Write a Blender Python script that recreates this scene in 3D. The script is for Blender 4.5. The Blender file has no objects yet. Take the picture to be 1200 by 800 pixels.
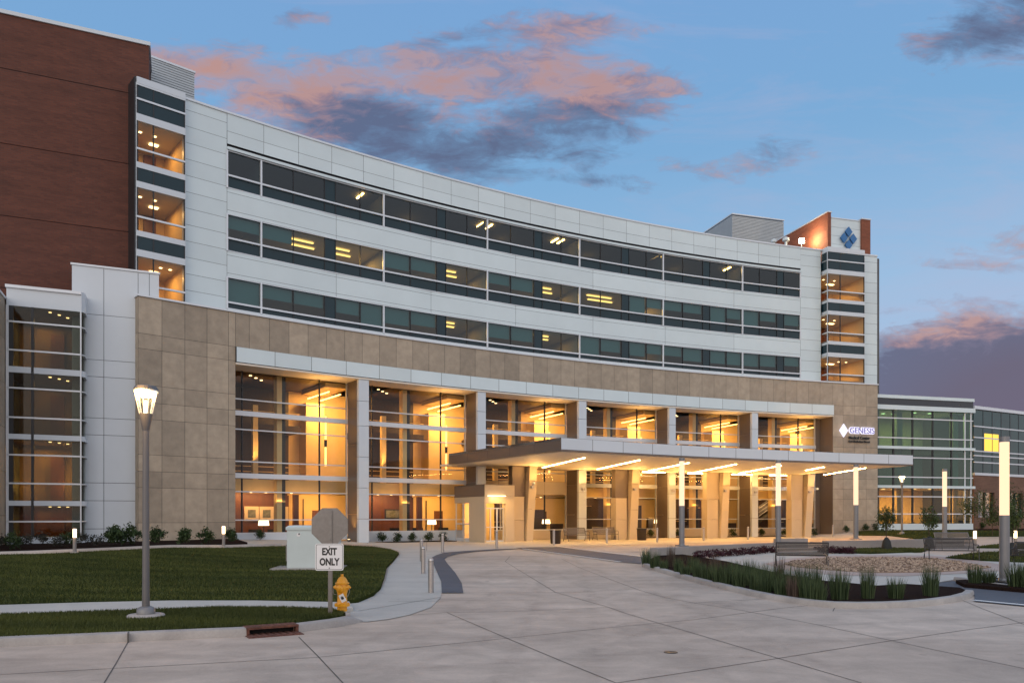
import bpy, bmesh, math, random
import numpy as np
from mathutils import Vector, Matrix
random.seed(7)
rng = np.random.default_rng(11)
scene = bpy.context.scene
COL = scene.collection
R_ = math.radians

# ------------------------------------------------------------------ camera, sky, sun, exposure
F, HZ, EYE = 900.0, 605.0, 2.15          # focal length and horizon of the 1200 x 800 photograph, eye height (m)
cd = bpy.data.cameras.new('camera'); cam = bpy.data.objects.new('camera', cd); COL.objects.link(cam)
cam.location = (0, 0, EYE); cam.rotation_euler = (R_(90), 0, 0)
cd.sensor_width = 36; cd.lens = 27; cd.shift_y = (HZ-400)/1200; cd.clip_start = .1; cd.clip_end = 3000
scene.camera = cam
SUN_EL, SUN_AZ = R_(4.0), R_(205)
world = bpy.data.worlds.new('World'); scene.world = world; world.use_nodes = True
SKY_GAIN = 1.0

def build_world():
    nt = world.node_tree; N = nt.nodes; L = nt.links; N.clear()
    def new(t, **k):
        n = N.new(t)
        for a, b in k.items(): setattr(n, a, b)
        return n
    def M(op, a, b=None, c=None, clamp=False):
        n = new('ShaderNodeMath', operation=op, use_clamp=clamp)
        for i, v in enumerate((a, b, c)):
            if v is None: continue
            if isinstance(v, (int, float)): n.inputs[i].default_value = v
            else: L.new(v, n.inputs[i])
        return n.outputs[0]
    def mix(f, a, b, mode='MIX'):
        n = new('ShaderNodeMix', data_type='RGBA', blend_type=mode)
        for i, v in ((0, f), (6, a), (7, b)):
            if isinstance(v, (int, float)): n.inputs[i].default_value = v
            elif isinstance(v, tuple): n.inputs[i].default_value = (*v, 1)
            else: L.new(v, n.inputs[i])
        return n.outputs[2]
    def ramp(f, stops, interp='LINEAR'):
        n = new('ShaderNodeValToRGB'); L.new(f, n.inputs[0]); cr = n.color_ramp; cr.interpolation = interp
        while len(cr.elements) < len(stops): cr.elements.new(.5)
        for e, (p, c) in zip(cr.elements, stops):
            e.position = p; e.color = (*c, 1) if isinstance(c, tuple) else (c, c, c, 1)
        return n.outputs[0]
    tc = new('ShaderNodeTexCoord'); sx = new('ShaderNodeSeparateXYZ'); L.new(tc.outputs['Generated'], sx.inputs[0])
    x, y, z = sx.outputs
    base = ramp(M('MAXIMUM', z, 0.0), [(0, (.42, .41, .54)), (.10, (.38, .46, .64)), (.26, (.27, .46, .68)), (.42, (.180, .375, .63)), (.7, (.17, .32, .62)), (1, (.15, .29, .57))])
    # the western half behind the camera, where the sun has just set, is brighter and warmer low down
    back = M('MULTIPLY_ADD', y, -.55, .40, clamp=True)
    glow = ramp(M('MAXIMUM', z, 0.0), [(0, (1.60, 1.15, .95)), (.2, (1.25, 1.18, 1.15)), (.6, (.95, .98, 1.08)), (1, (.75, .80, .92))])
    base = mix(back, base, glow)
    sky = new('ShaderNodeTexSky', sky_type='NISHITA', sun_disc=False, sun_elevation=SUN_EL, sun_rotation=SUN_AZ)
    nis = mix(1.0, sky.outputs[0], (.10, .10, .10), 'MULTIPLY')
    base = mix(.12, base, nis)
    # right side of the sky a little paler and more lavender
    ay = M('MAXIMUM', y, .02)
    a = M('DIVIDE', x, ay); e = M('DIVIDE', z, ay)
    lav = M('MULTIPLY', M('MULTIPLY_ADD', a, .9, .0, clamp=True), M('MULTIPLY_ADD', e, -1.6, .9, clamp=True))
    base = mix(M('MULTIPLY', lav, .75), base, (.45, .47, .66))
    # clouds: noise in the same direction space, gathered into banks
    cv = new('ShaderNodeCombineXYZ'); L.new(a, cv.inputs[0]); L.new(e, cv.inputs[1])
    def nz(scale, det, rough, dist, off, sy=1.9):
        mp = new('ShaderNodeMapping'); L.new(cv.outputs[0], mp.inputs[0])
        mp.inputs['Scale'].default_value = (1, sy, 1); mp.inputs['Location'].default_value = off
        n = new('ShaderNodeTexNoise'); L.new(mp.outputs[0], n.inputs['Vector'])
        n.inputs['Scale'].default_value = scale; n.inputs['Detail'].default_value = det
        n.inputs['Roughness'].default_value = rough; n.inputs['Distortion'].default_value = dist
        return n.outputs['Fac']
    # the banks' outlines are warped by two noises so that they fray and streak
    def nvec(scale, det, amp, src):
        n = new('ShaderNodeTexNoise'); L.new(src, n.inputs['Vector']); n.inputs['Scale'].default_value = scale; n.inputs['Detail'].default_value = det; n.inputs['Roughness'].default_value = .6
        m_ = new('ShaderNodeVectorMath', operation='MULTIPLY_ADD'); L.new(n.outputs['Color'], m_.inputs[0]); m_.inputs[1].default_value = amp; m_.inputs[2].default_value = tuple(-q*.5 for q in amp); return m_.outputs[0]
    def vadd(p_, q_):
        n = new('ShaderNodeVectorMath', operation='ADD'); L.new(p_, n.inputs[0]); L.new(q_, n.inputs[1]); return n.outputs[0]
    flat = new('ShaderNodeVectorMath', operation='MULTIPLY'); L.new(cv.outputs[0], flat.inputs[0]); flat.inputs[1].default_value = (1, 2.1, 1)
    W = vadd(vadd(cv.outputs[0], nvec(4.5, 3, (.20, .09, 0), flat.outputs[0])), nvec(17, 7, (.075, .055, 0), flat.outputs[0]))
    def bank(lst):
        out = None
        for px, py, rx, ry, w in lst:
            s_ = new('ShaderNodeVectorMath', operation='SUBTRACT'); L.new(W, s_.inputs[0]); s_.inputs[1].default_value = ((px-600)/F, (HZ-py)/F, 0)
            m = new('ShaderNodeVectorMath', operation='MULTIPLY'); L.new(s_.outputs[0], m.inputs[0]); m.inputs[1].default_value = (F/rx, F/ry, 0)
            d = new('ShaderNodeVectorMath', operation='LENGTH'); L.new(m.outputs[0], d.inputs[0])
            v = M('MULTIPLY', M('SUBTRACT', 1.0, d.outputs['Value'], clamp=True), w)
            out = v if out is None else M('ADD', out, v)
        return M('MINIMUM', out, 1.35)
    pink = bank([(235, 80, 120, 45, 1.3), (330, 115, 130, 60, 1.2), (430, 120, 90, 50, .8), (470, 75, 130, 34, .9), (610, 50, 200, 34, 1.0), (690, 40, 110, 24, .9), (640, 78, 140, 24, .8),
                 (600, 100, 150, 26, .9), (740, 108, 130, 26, 1.4), (510, 105, 60, 26, .9), (800, 118, 50, 14, .8), (865, 190, 130, 20, .8), (355, 33, 50, 16, .8), (1085, 34, 60, 26, .7), (1080, 385, 90, 36, .7),
                 (1160, 385, 120, 50, 1.1), (1190, 277, 60, 26, .9), (1130, 302, 90, 16, .7), (1040, 396, 40, 20, .6)])
    grey = bank([(390, 140, 120, 60, .9), (440, 165, 110, 50, 1.0), (530, 150, 150, 60, .7), (590, 178, 140, 26, 1.0), (640, 160, 120, 50, .6), (690, 217, 90, 20, .8), (540, 205, 110, 34, .8), (690, 130, 120, 36, .9), (600, 80, 140, 30, .4),
                 (920, 172, 70, 22, .6), (1140, 48, 95, 46, 1.3), (1205, 15, 90, 50, 1.2), (1120, 435, 220, 60, 1.8), (1190, 465, 240, 76, 1.8), (1060, 455, 120, 50, 1.2)])
    n1 = nz(7.0, 10, .66, .9, (3.1, 1.7, 0), 2.7); n2 = nz(17, 8, .66, 1.2, (7.7, 2.2, 0), 2.3); n3 = nz(4.2, 5, .6, .5, (1.3, 9.1, 0), 2.6); n4 = nz(2.6, 9, .66, 1.0, (4.4, 6.1, 0), 4.2)
    msk = M('ADD', pink, grey)
    nn = M('MULTIPLY_ADD', n2, .40, M('MULTIPLY', n1, .60))
    dens = M('MULTIPLY_ADD', msk, .78, M('MULTIPLY_ADD', nn, 3.0, -1.68))
    rgt = M('MULTIPLY', M('MULTIPLY_ADD', a, 4.0, -1.6, clamp=True), M('MULTIPLY_ADD', e, -5.0, 1.5, clamp=True))
    dens = M('MULTIPLY_ADD', M('MULTIPLY', rgt, M('MULTIPLY', grey, 1.0, clamp=True)), 1.6, dens)
    dens = M('MULTIPLY', ramp(dens, [(0.0, 0.0), (.25, .26), (.6, .68), (1, .93)], 'LINEAR'), M('MULTIPLY', msk, 5.0, clamp=True))
    dens = M('MULTIPLY', dens, M('GREATER_THAN', y, .03))
    t = M('MULTIPLY_ADD', M('SUBTRACT', pink, grey), .52, M('MULTIPLY_ADD', M('SUBTRACT', n3, .5), 2.6, M('MULTIPLY_ADD', M('SUBTRACT', n2, .5), 2.2, .42)), clamp=True)
    ccol = ramp(t, [(0, (.090, .100, .175)), (.28, (.135, .120, .190)), (.50, (.215, .150, .195)), (.72, (.30, .180, .20)), (1, (.42, .235, .21))])
    left = M('MULTIPLY_ADD', a, -1.6, -.25, clamp=True)
    ccol = mix(M('MULTIPLY', M('MULTIPLY', left, t), .8), ccol, (.54, .24, .13))
    ccol = mix(M('MULTIPLY', M('MULTIPLY', rgt, 2.0, clamp=True), M('MULTIPLY_ADD', t, -1.0, 1.0, clamp=True)), ccol, (.098, .070, .108))
    veil = M('MULTIPLY', M('MULTIPLY_ADD', n4, 3.0, -1.45, clamp=True), M('MULTIPLY', M('GREATER_THAN', y, .03), .34))
    base = mix(veil, base, (.44, .38, .50))
    fin = mix(M('MULTIPLY', dens, .93), base, ccol)
    low = M('MULTIPLY_ADD', z, 40.0, 1.0, clamp=True)        # below the horizon: dull ground tone
    fin = mix(low, (.12, .12, .12), fin)
    bg = new('ShaderNodeBackground'); L.new(fin, bg.inputs[0]); bg.inputs[1].default_value = SKY_GAIN
    out = new('ShaderNodeOutputWorld'); L.new(bg.outputs[0], out.inputs[0])
build_world()

sd = bpy.data.lights.new('sun', 'SUN'); sun = bpy.data.objects.new('sun', sd); COL.objects.link(sun)
sd.energy = .45; sd.angle = R_(50); sd.color = (1.0, .88, .72)
sun.rotation_euler = (R_(66), 0, R_(-22))
sun.location = (0, -20, 60)
vs = scene.view_settings; vs.view_transform = 'Standard'; vs.look = 'None'; vs.gamma = 1; vs.exposure = .24; vs.use_curve_mapping = False
scene.cycles.use_denoising = True
scene.cycles.max_bounces = 6; scene.cycles.transparent_max_bounces = 16; scene.cycles.diffuse_bounces = 3; scene.cycles.glossy_bounces = 3
scene.cycles.sample_clamp_indirect = 4.0; scene.cycles.caustics_reflective = False; scene.cycles.caustics_refractive = False

# ------------------------------------------------------------------ materials
def node_mat(name):
    m = bpy.data.materials.new(name); m.use_nodes = True
    nt = m.node_tree; return m, nt, nt.nodes, nt.links, nt.nodes['Principled BSDF']

def mat(name, col, rough=.6, metal=0., var=.12, scale=3., bump=0., bscale=40., pv=0., streak=None, spec=.5, coat=0.):
    """base colour x procedural noise (x a per-panel value stored on the mesh), optional bump"""
    m, nt, N, L, b = node_mat(name)
    b.inputs['Roughness'].default_value = rough; b.inputs['Metallic'].default_value = metal
    b.inputs['Specular IOR Level'].default_value = spec; b.inputs['Coat Weight'].default_value = coat
    tc = N.new('ShaderNodeTexCoord'); vec = tc.outputs['Object']
    if streak:
        mp = N.new('ShaderNodeMapping'); mp.inputs['Scale'].default_value = streak; L.new(vec, mp.inputs[0]); vec = mp.outputs[0]
    n = N.new('ShaderNodeTexNoise'); n.inputs['Scale'].default_value = scale; n.inputs['Detail'].default_value = 7; n.inputs['Roughness'].default_value = .62
    L.new(vec, n.inputs['Vector'])
    mr = N.new('ShaderNodeMapRange'); mr.inputs[1].default_value = .25; mr.inputs[2].default_value = .75
    mr.inputs[3].default_value = 1-var; mr.inputs[4].default_value = 1+var; L.new(n.outputs['Fac'], mr.inputs[0])
    fac = mr.outputs[0]
    if pv:
        at = N.new('ShaderNodeAttribute'); at.attribute_name = 'panel'
        m2 = N.new('ShaderNodeMapRange'); m2.inputs[3].default_value = 1-pv; m2.inputs[4].default_value = 1+pv
        L.new(at.outputs['Fac'], m2.inputs[0])
        mm = N.new('ShaderNodeMath'); mm.operation = 'MULTIPLY'; L.new(fac, mm.inputs[0]); L.new(m2.outputs[0], mm.inputs[1]); fac = mm.outputs[0]
    vm = N.new('ShaderNodeVectorMath'); vm.operation = 'SCALE'; vm.inputs[0].default_value = col; L.new(fac, vm.inputs['Scale'])
    L.new(vm.outputs[0], b.inputs['Base Color'])
    rr = N.new('ShaderNodeMapRange'); rr.inputs[3].default_value = max(.02, rough-.08); rr.inputs[4].default_value = min(1, rough+.08)
    L.new(n.outputs['Fac'], rr.inputs[0]); L.new(rr.outputs[0], b.inputs['Roughness'])
    if bump:
        n2 = N.new('ShaderNodeTexNoise'); n2.inputs['Scale'].default_value = bscale; n2.inputs['Detail'].default_value = 6; L.new(tc.outputs['Object'], n2.inputs['Vector'])
        bp = N.new('ShaderNodeBump'); bp.inputs['Strength'].default_value = bump; bp.inputs['Distance'].default_value = .02
        L.new(n2.outputs['Fac'], bp.inputs['Height']); L.new(bp.outputs[0], b.inputs['Normal'])
    return m

def emit(name, col, s):
    m, nt, N, L, b = node_mat(name)
    N.remove(b); e = N.new('ShaderNodeEmission'); e.inputs[0].default_value = (*col, 1); e.inputs[1].default_value = s
    L.new(e.outputs[0], N['Material Output'].inputs[0]); return m

def glass(name, tint, refl=.10, rough=.0, wav=.0):
    m, nt, N, L, b = node_mat(name); N.remove(b)
    t = N.new('ShaderNodeBsdfTransparent'); t.inputs[0].default_value = (*tint, 1)
    g = N.new('ShaderNodeBsdfGlossy'); g.inputs['Roughness'].default_value = rough; g.inputs[0].default_value = (.92, .97, 1, 1)
    lw = N.new('ShaderNodeLayerWeight'); lw.inputs[0].default_value = .25
    ma = N.new('ShaderNodeMath'); ma.operation = 'MULTIPLY_ADD'; ma.inputs[1].default_value = .45; ma.inputs[2].default_value = refl; ma.use_clamp = True
    L.new(lw.outputs['Fresnel'], ma.inputs[0])
    mx = N.new('ShaderNodeMixShader'); L.new(ma.outputs[0], mx.inputs[0]); L.new(t.outputs[0], mx.inputs[1]); L.new(g.outputs[0], mx.inputs[2])
    if wav:
        tc = N.new('ShaderNodeTexCoord'); n = N.new('ShaderNodeTexNoise'); n.inputs['Scale'].default_value = .6; n.inputs['Detail'].default_value = 1; L.new(tc.outputs['Object'], n.inputs['Vector'])
        bp = N.new('ShaderNodeBump'); bp.inputs['Strength'].default_value = wav; bp.inputs['Distance'].default_value = .05; L.new(n.outputs['Fac'], bp.inputs['Height']); L.new(bp.outputs[0], g.inputs['Normal'])
    L.new(mx.outputs[0], N['Material Output'].inputs[0]); return m

def brick_mat(name, c1, c2, mortar, bw=.3, bh=.1, ms=.012, plane='uv'):
    m, nt, N, L, b = node_mat(name)
    uv = N.new('ShaderNodeUVMap'); uv.uv_map = 'UVMap'
    br = N.new('ShaderNodeTexBrick'); L.new(uv.outputs[0], br.inputs['Vector'])
    br.inputs['Color1'].default_value = (*c1, 1); br.inputs['Color2'].default_value = (*c2, 1); br.inputs['Mortar'].default_value = (*mortar, 1)
    br.inputs['Scale'].default_value = 1; br.inputs['Brick Width'].default_value = bw; br.inputs['Row Height'].default_value = bh
    br.inputs['Mortar Size'].default_value = ms; br.inputs['Bias'].default_value = 0
    n = N.new('ShaderNodeTexNoise'); n.inputs['Scale'].default_value = .8; n.inputs['Detail'].default_value = 8; L.new(uv.outputs[0], n.inputs['Vector'])
    mp = N.new('ShaderNodeMapping'); mp.inputs['Scale'].default_value = (.5, 3.2, 1); L.new(uv.outputs[0], mp.inputs[0]); L.new(mp.outputs[0], n.inputs['Vector'])
    mr = N.new('ShaderNodeMapRange'); mr.inputs[1].default_value = .3; mr.inputs[2].default_value = .7; mr.inputs[3].default_value = .84; mr.inputs[4].default_value = 1.14; L.new(n.outputs['Fac'], mr.inputs[0])
    vm = N.new('ShaderNodeVectorMath'); vm.operation = 'SCALE'; L.new(br.outputs[0], vm.inputs[0]); L.new(mr.outputs[0], vm.inputs['Scale'])
    L.new(vm.outputs[0], b.inputs['Base Color']); b.inputs['Roughness'].default_value = .85
    return m

def concrete(name, col, var=.13, tint=(1, .95, .92)):
    m, nt, N, L, b = node_mat(name)
    tc = N.new('ShaderNodeTexCoord'); P = tc.outputs['Object']
    def nz(s, d, r, sc=None, dist=0):
        v = P
        if sc:
            mp = N.new('ShaderNodeMapping'); mp.inputs['Scale'].default_value = sc; L.new(P, mp.inputs[0]); v = mp.outputs[0]
        n = N.new('ShaderNodeTexNoise'); n.inputs['Scale'].default_value = s; n.inputs['Detail'].default_value = d; n.inputs['Roughness'].default_value = r; n.inputs['Distortion'].default_value = dist
        L.new(v, n.inputs['Vector']); return n.outputs['Fac']
    def mrg(f, a, c, lo, hi):
        q = N.new('ShaderNodeMapRange'); q.inputs[1].default_value = a; q.inputs[2].default_value = c; q.inputs[3].default_value = lo; q.inputs[4].default_value = hi; L.new(f, q.inputs[0]); return q.outputs[0]
    def mul(a, c):
        q = N.new('ShaderNodeMath'); q.operation = 'MULTIPLY'; L.new(a, q.inputs[0]); L.new(c, q.inputs[1]); return q.outputs[0]
    f = mul(mrg(nz(.16, 5, .6), .3, .7, 1-var, 1+var), mrg(nz(1.3, 8, .7, None, .6), .3, .7, 1-var*.8, 1+var*.8))
    f = mul(f, mrg(nz(26, 4, .7), .3, .7, .93, 1.07))
    f = mul(f, mrg(nz(.55, 6, .6, (.25, 1.6, 1), .8), .35, .75, 1.04, 1-var*.9))      # drive-path staining
    f = mul(f, mrg(nz(3.2, 3, .5), .68, .80, 1.0, .72))                            # small spots
    vm = N.new('ShaderNodeVectorMath'); vm.operation = 'SCALE'; vm.inputs[0].default_value = col; L.new(f, vm.inputs['Scale'])
    mx = N.new('ShaderNodeMix'); mx.data_type = 'RGBA'; mx.blend_type = 'MULTIPLY'; mx.inputs[7].default_value = (*tint, 1)
    L.new(mrg(nz(.09, 3, .5), .35, .65, 0, 1), mx.inputs[0]); L.new(vm.outputs[0], mx.inputs[6]); L.new(mx.outputs[2], b.inputs['Base Color'])
    b.inputs['Roughness'].default_value = .75
    bp = N.new('ShaderNodeBump'); bp.inputs['Strength'].default_value = .25; bp.inputs['Distance'].default_value = .01; L.new(nz(60, 5, .7), bp.inputs['Height']); L.new(bp.outputs[0], b.inputs['Normal'])
    return m

def leaf_mat(name, c1, c2, rough=.6):
    m, nt, N, L, b = node_mat(name)
    at = N.new('ShaderNodeAttribute'); at.attribute_name = 'panel'
    mx = N.new('ShaderNodeMix'); mx.data_type = 'RGBA'; mx.inputs[6].default_value = (*c1, 1); mx.inputs[7].default_value = (*c2, 1)
    L.new(at.outputs['Fac'], mx.inputs[0]); L.new(mx.outputs[2], b.inputs['Base Color']); b.inputs['Roughness'].default_value = rough
    b.inputs['Specular IOR Level'].default_value = .25
    return m

WARM = (1.0, .53, .145)
M_ = dict(
 road=concrete('road_concrete', (.50, .412, .335), .20, (1, .955, .925)),
 walk=concrete('walk_concrete', (.47, .445, .40), .08, (1, .99, .97)),
 kerb=concrete('kerb_concrete', (.36, .34, .32), .18),
 wallc=concrete('wall_concrete', (.27, .25, .235), .10),
 paver=concrete('dark_paver', (.085, .095, .115), .14),
 pink=concrete('pink_paving', (.42, .335, .295), .08),
 joint=mat('joint_sealant', (.10, .09, .08), .9),
 paint=mat('white_paint', (.78, .77, .74), .6, var=.15, scale=8),
 stone=mat('travertine', (.345, .282, .208), .55, var=.20, scale=1.9, pv=.17, bump=.12, bscale=30),
 white=mat('white_metal_panel', (.60, .69, .71), .36, var=.05, scale=.5, pv=.045),
 white2=mat('pale_metal_panel', (.57, .62, .66), .36, var=.03, scale=.7, pv=.02),
 cream=mat('cream_panel', (.50, .42, .305), .45, var=.04, scale=.8, pv=.03),
 rail=mat('bright_aluminium', (.62, .65, .68), .35, .25, var=.03),
 back=mat('panel_gap_black', (.045, .045, .05), .9),
 dark=mat('dark_anodised', (.025, .027, .03), .4, .3, var=.1),
 brown=mat('bronze_panel', (.175, .142, .12), .42, .35, var=.06, scale=1.2, pv=.05),
 span=mat('spandrel_glass', (.010, .030, .040), .14, var=.15, scale=.5, spec=.32),
 teal=mat('teal_reflective_pane', (.016, .058, .060), .10, var=.3, scale=.3, spec=.4),
 spand=mat('dark_louvre_panel', (.022, .030, .040), .3, var=.1),
 louvre=mat('louvre_metal', (.42, .45, .46), .45, .3, var=.08, scale=2),
 brick=brick_mat('dark_red_brick', (.125, .039, .022), (.092, .028, .017), (.085, .042, .032)),
 brick2=brick_mat('orange_brick', (.27, .085, .04), (.21, .06, .028), (.16, .07, .045)),
 brick3=brick_mat('brown_brick', (.20, .105, .065), (.16, .08, .05), (.13, .08, .06)),
 pane=glass('tinted_pane', (.40, .60, .60), .040, wav=.02),
 clear=glass('clear_pane', (.86, .86, .82), .012, wav=.02),
 bayg=glass('bay_pane', (.60, .62, .56), .012, wav=.02),
 green=glass('green_pane', (.36, .62, .57), .04, wav=.02),
 blind=mat('roller_blind', (.17, .265, .27), .8, var=.08, scale=.4),
 ceil=mat('ceiling_white', (.62, .56, .47), .8, var=.05),
 room=mat('room_wall', (.34, .31, .27), .85, var=.08),
 dim=mat('dim_room_wall', (.10, .10, .10), .9, var=.1),
 inbeige=mat('beige_plaster', (.74, .53, .26), .7, var=.08, scale=1),
 inbrown=mat('plum_wall', (.055, .034, .030), .5, var=.15, scale=1.0),
 wood=mat('red_wood_panel', (.125, .040, .015), .45, var=.25, scale=1.5, streak=(1, 1, .15)),
 umber=mat('umber_wall', (.20, .125, .06), .7, var=.3, scale=.5),
 floor=mat('lobby_floor', (.24, .19, .15), .35, var=.15),
 soffit=mat('soffit_panel', (.80, .73, .63), .6, var=.03, scale=.5),
 steel=mat('brushed_steel', (.42, .40, .385), .34, .85, var=.12, scale=9, streak=(1, 1, 6)),
 galv=mat('galvanised_steel', (.185, .178, .172), .38, .75, var=.14, scale=14),
 lampgrey=mat('grey_painted_pole', (.135, .13, .13), .42, .2, var=.08, scale=4),
 poleg=mat('grey_pole', (.20, .20, .205), .42, .3, var=.08),
 hyd=mat('yellow_hydrant_paint', (.76, .335, .012), .38, var=.16, scale=14, bump=.10, bscale=45, coat=.15),
 rust=mat('rusty_iron', (.125, .048, .030), .85, var=.75, scale=11, bump=.5, bscale=60),
 black=mat('black_opening', (.006, .006, .006), .95),
 cab=mat('cabinet_paint', (.52, .585, .575), .45, var=.05, scale=2),
 signw=mat('sign_white', (.74, .73, .72), .4, var=.04, scale=6),
 ink=mat('black_lettering', (.012, .012, .012), .5, var=.02),
 bin=mat('bin_brown', (.020, .012, .010), .5, var=.2),
 bench=mat('bench_bronze', (.045, .042, .042), .42, .3, var=.12, scale=12),
 benchl=mat('bench_grey_metal', (.16, .15, .145), .38, .5, var=.12, scale=12),
 mulch=mat('bark_mulch', (.020, .012, .010), .95, var=.6, scale=22, bump=1.0, bscale=34, spec=.03),
 gravel=mat('river_gravel_bed', (.24, .165, .115), .9, var=.35, scale=18, bump=.9, bscale=22),
 lawn=mat('lawn_soil', (.030, .040, .010), .95, var=.35, scale=.9, bump=.7, bscale=60, spec=.03),
 blade=leaf_mat('grass_blades', (.018, .030, .005), (.095, .105, .022)),
 shrub=leaf_mat('shrub_leaves', (.012, .026, .009), (.045, .075, .024)),
 shrubd=leaf_mat('dark_shrub_leaves', (.015, .016, .014), (.05, .05, .035)),
 purple=leaf_mat('purple_leaves', (.022, .006, .010), (.07, .02, .028)),
 orn=leaf_mat('blue_grass', (.018, .036, .016), (.080, .112, .046)),
 ornr=leaf_mat('bronze_grass', (.036, .026, .022), (.12, .085, .065)),
 tree=leaf_mat('sapling_leaves', (.020, .038, .010), (.085, .11, .030)),
 bark=mat('bark', (.07, .05, .035), .9, var=.3, scale=20),
 bag=mat('watering_bag', (.012, .014, .012), .7, var=.3, scale=9, bump=.5, bscale=12),
 blue=mat('emblem_blue', (.02, .13, .33), .35, var=.1),
 chair=mat('chair_cloth', (.03, .028, .03), .8, var=.2),
 art=mat('print_paper', (.70, .56, .36), .6, var=.03), art2=mat('print_image', (.16, .17, .13), .6, var=.6, scale=5),
 E_strip=emit('strip_lamp', (1.0, .53, .16), 105.0), E_cove=emit('cove_lamp', (1.0, .50, .12), 7.0), E_post=emit('light_column_lamp', (1.0, .66, .42), 1.25),
 E_bulb=emit('warm_bulb', (1.0, .66, .30), 24.0), E_lens=emit('lamp_lens', (1.0, .70, .40), 5.0), E_spot=emit('downlight_lamp', (1.0, .66, .30), 4.5), E_tube=emit('ceiling_tube', (1.0, .46, .12), 3.6),
 E_bulbr=emit('amber_bulb', (1.0, .42, .12), 26.0),
 E_sign=emit('sign_white_glow', (.86, .82, 1.0), 1.1), E_signb=emit('sign_violet_face', (.22, .18, .62), .6), E_shade=emit('lampshade_glow', (1.0, .72, .40), 4.0), E_flood=emit('floodlight_lamp', (1.0, .86, .62), 60.0),
 E_wall=emit('lit_window', (1.0, .62, .10), 1.3),
)

# ------------------------------------------------------------------ mesh helpers
class MB:
    def __init__(s): s.v = []; s.f = []; s.m = []; s.p = []; s.uv = []
    def face(s, pts, m=0, p=.5, uv=None):
        i = len(s.v); s.v += [tuple(q) for q in pts]; s.f.append(tuple(range(i, i+len(pts)))); s.m.append(m); s.p.append(p); s.uv.append(uv)
    def box(s, x0, x1, y0, y1, z0, z1, m=0, X=None, p=.5):
        c = [Vector(q) for q in ((x0,y0,z0),(x1,y0,z0),(x1,y1,z0),(x0,y1,z0),(x0,y0,z1),(x1,y0,z1),(x1,y1,z1),(x0,y1,z1))]
        if X: c = [X @ q for q in c]
        s.hexa(c, m, p)
    def hexa(s, c, m=0, p=.5):
        for ids in ((0,3,2,1),(4,5,6,7),(0,1,5,4),(1,2,6,5),(2,3,7,6),(3,0,4,7)): s.face([c[k] for k in ids], m, p)
    def prism(s, poly, z0, z1, m=0, X=None):
        lo = [Vector((*q[:2], z0)) for q in poly]; hi = [Vector((*q[:2], z1)) for q in poly]
        if X: lo = [X @ q for q in lo]; hi = [X @ q for q in hi]
        s.face(list(reversed(lo)), m); s.face(hi, m); n = len(poly)
        for i in range(n): s.face([lo[i], lo[(i+1)%n], hi[(i+1)%n], hi[i]], m)
    def tube(s, path, r, n=8, m=0, caps=True):
        path = [Vector(p) for p in path]; rs = r if isinstance(r, (list, tuple)) else [r]*len(path); rings = []
        for i, p in enumerate(path):
            d = (path[min(i+1, len(path)-1)]-path[max(i-1, 0)]).normalized()
            a = d.cross(Vector((0,0,1))); a = a if a.length > 1e-3 else d.cross(Vector((1,0,0))); a.normalize(); b = d.cross(a)
            rings.append([p+(a*math.cos(t)+b*math.sin(t))*rs[i] for t in [2*math.pi*k/n for k in range(n)]])
        for i in range(len(rings)-1):
            for k in range(n): s.face([rings[i][k], rings[i+1][k], rings[i+1][(k+1)%n], rings[i][(k+1)%n]], m)
        if caps: s.face(list(rings[0]), m); s.face(list(reversed(rings[-1])), m)
    def lathe(s, prof, c=(0,0,0), n=20, m=0, axis='z'):
        rings = []
        for r, z in prof:
            ring = []
            for k in range(n):
                t = 2*math.pi*k/n; q = (r*math.cos(t), r*math.sin(t), z)
                if axis == 'x': q = (z, q[0], q[1])
                if axis == 'y': q = (q[0], -z, q[1])
                ring.append(Vector(q)+Vector(c))
            rings.append(ring)
        for i in range(len(rings)-1):
            for k in range(n): s.face([rings[i][k], rings[i][(k+1)%n], rings[i+1][(k+1)%n], rings[i+1][k]], m)
        s.face(list(reversed(rings[0])), m); s.face(list(rings[-1]), m)
    def build(s, name, mats, parent=None, org=None, smooth=False, weld=False):
        if not isinstance(mats, (list, tuple)): mats = [mats]
        me = bpy.data.meshes.new(name); o = Vector(org) if org is not None else Vector((0,0,0))
        me.from_pydata([(a-o.x, b-o.y, c-o.z) for a, b, c in s.v], [], s.f)
        for mm in mats: me.materials.append(M_[mm] if isinstance(mm, str) else mm)
        me.polygons.foreach_set('material_index', s.m)
        if any(q != .5 for q in s.p):
            at = me.attributes.new('panel', 'FLOAT', 'FACE'); at.data.foreach_set('value', s.p)
        else:
            at = me.attributes.new('panel', 'FLOAT', 'FACE'); at.data.foreach_set('value', [.5]*len(s.f))
        if any(u is not None for u in s.uv):
            ul = me.uv_layers.new(name='UVMap'); k = 0
            for f, u in zip(s.f, s.uv):
                for j in range(len(f)):
                    if u is not None: ul.data[k].uv = u[j]
                    k += 1
        if weld:
            bm = bmesh.new(); bm.from_mesh(me); bmesh.ops.remove_doubles(bm, verts=bm.verts, dist=1e-4); bmesh.ops.recalc_face_normals(bm, faces=bm.faces); bm.to_mesh(me); bm.free()
        if smooth: me.polygons.foreach_set('use_smooth', [True]*len(me.polygons)); 
        me.update(); ob = bpy.data.objects.new(name, me); COL.objects.link(ob)
        if parent: ob.parent = parent
        return ob
def smooth_by_angle(ob, deg=40):
    me = ob.data; bm = bmesh.new(); bm.from_mesh(me); bmesh.ops.remove_doubles(bm, verts=bm.verts, dist=1e-4)
    for e in bm.edges:
        e.smooth = len(e.link_faces) == 2 and e.calc_face_angle(9) < R_(deg)
    for f in bm.faces: f.smooth = True
    bm.to_mesh(me); bm.free(); return ob
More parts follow.
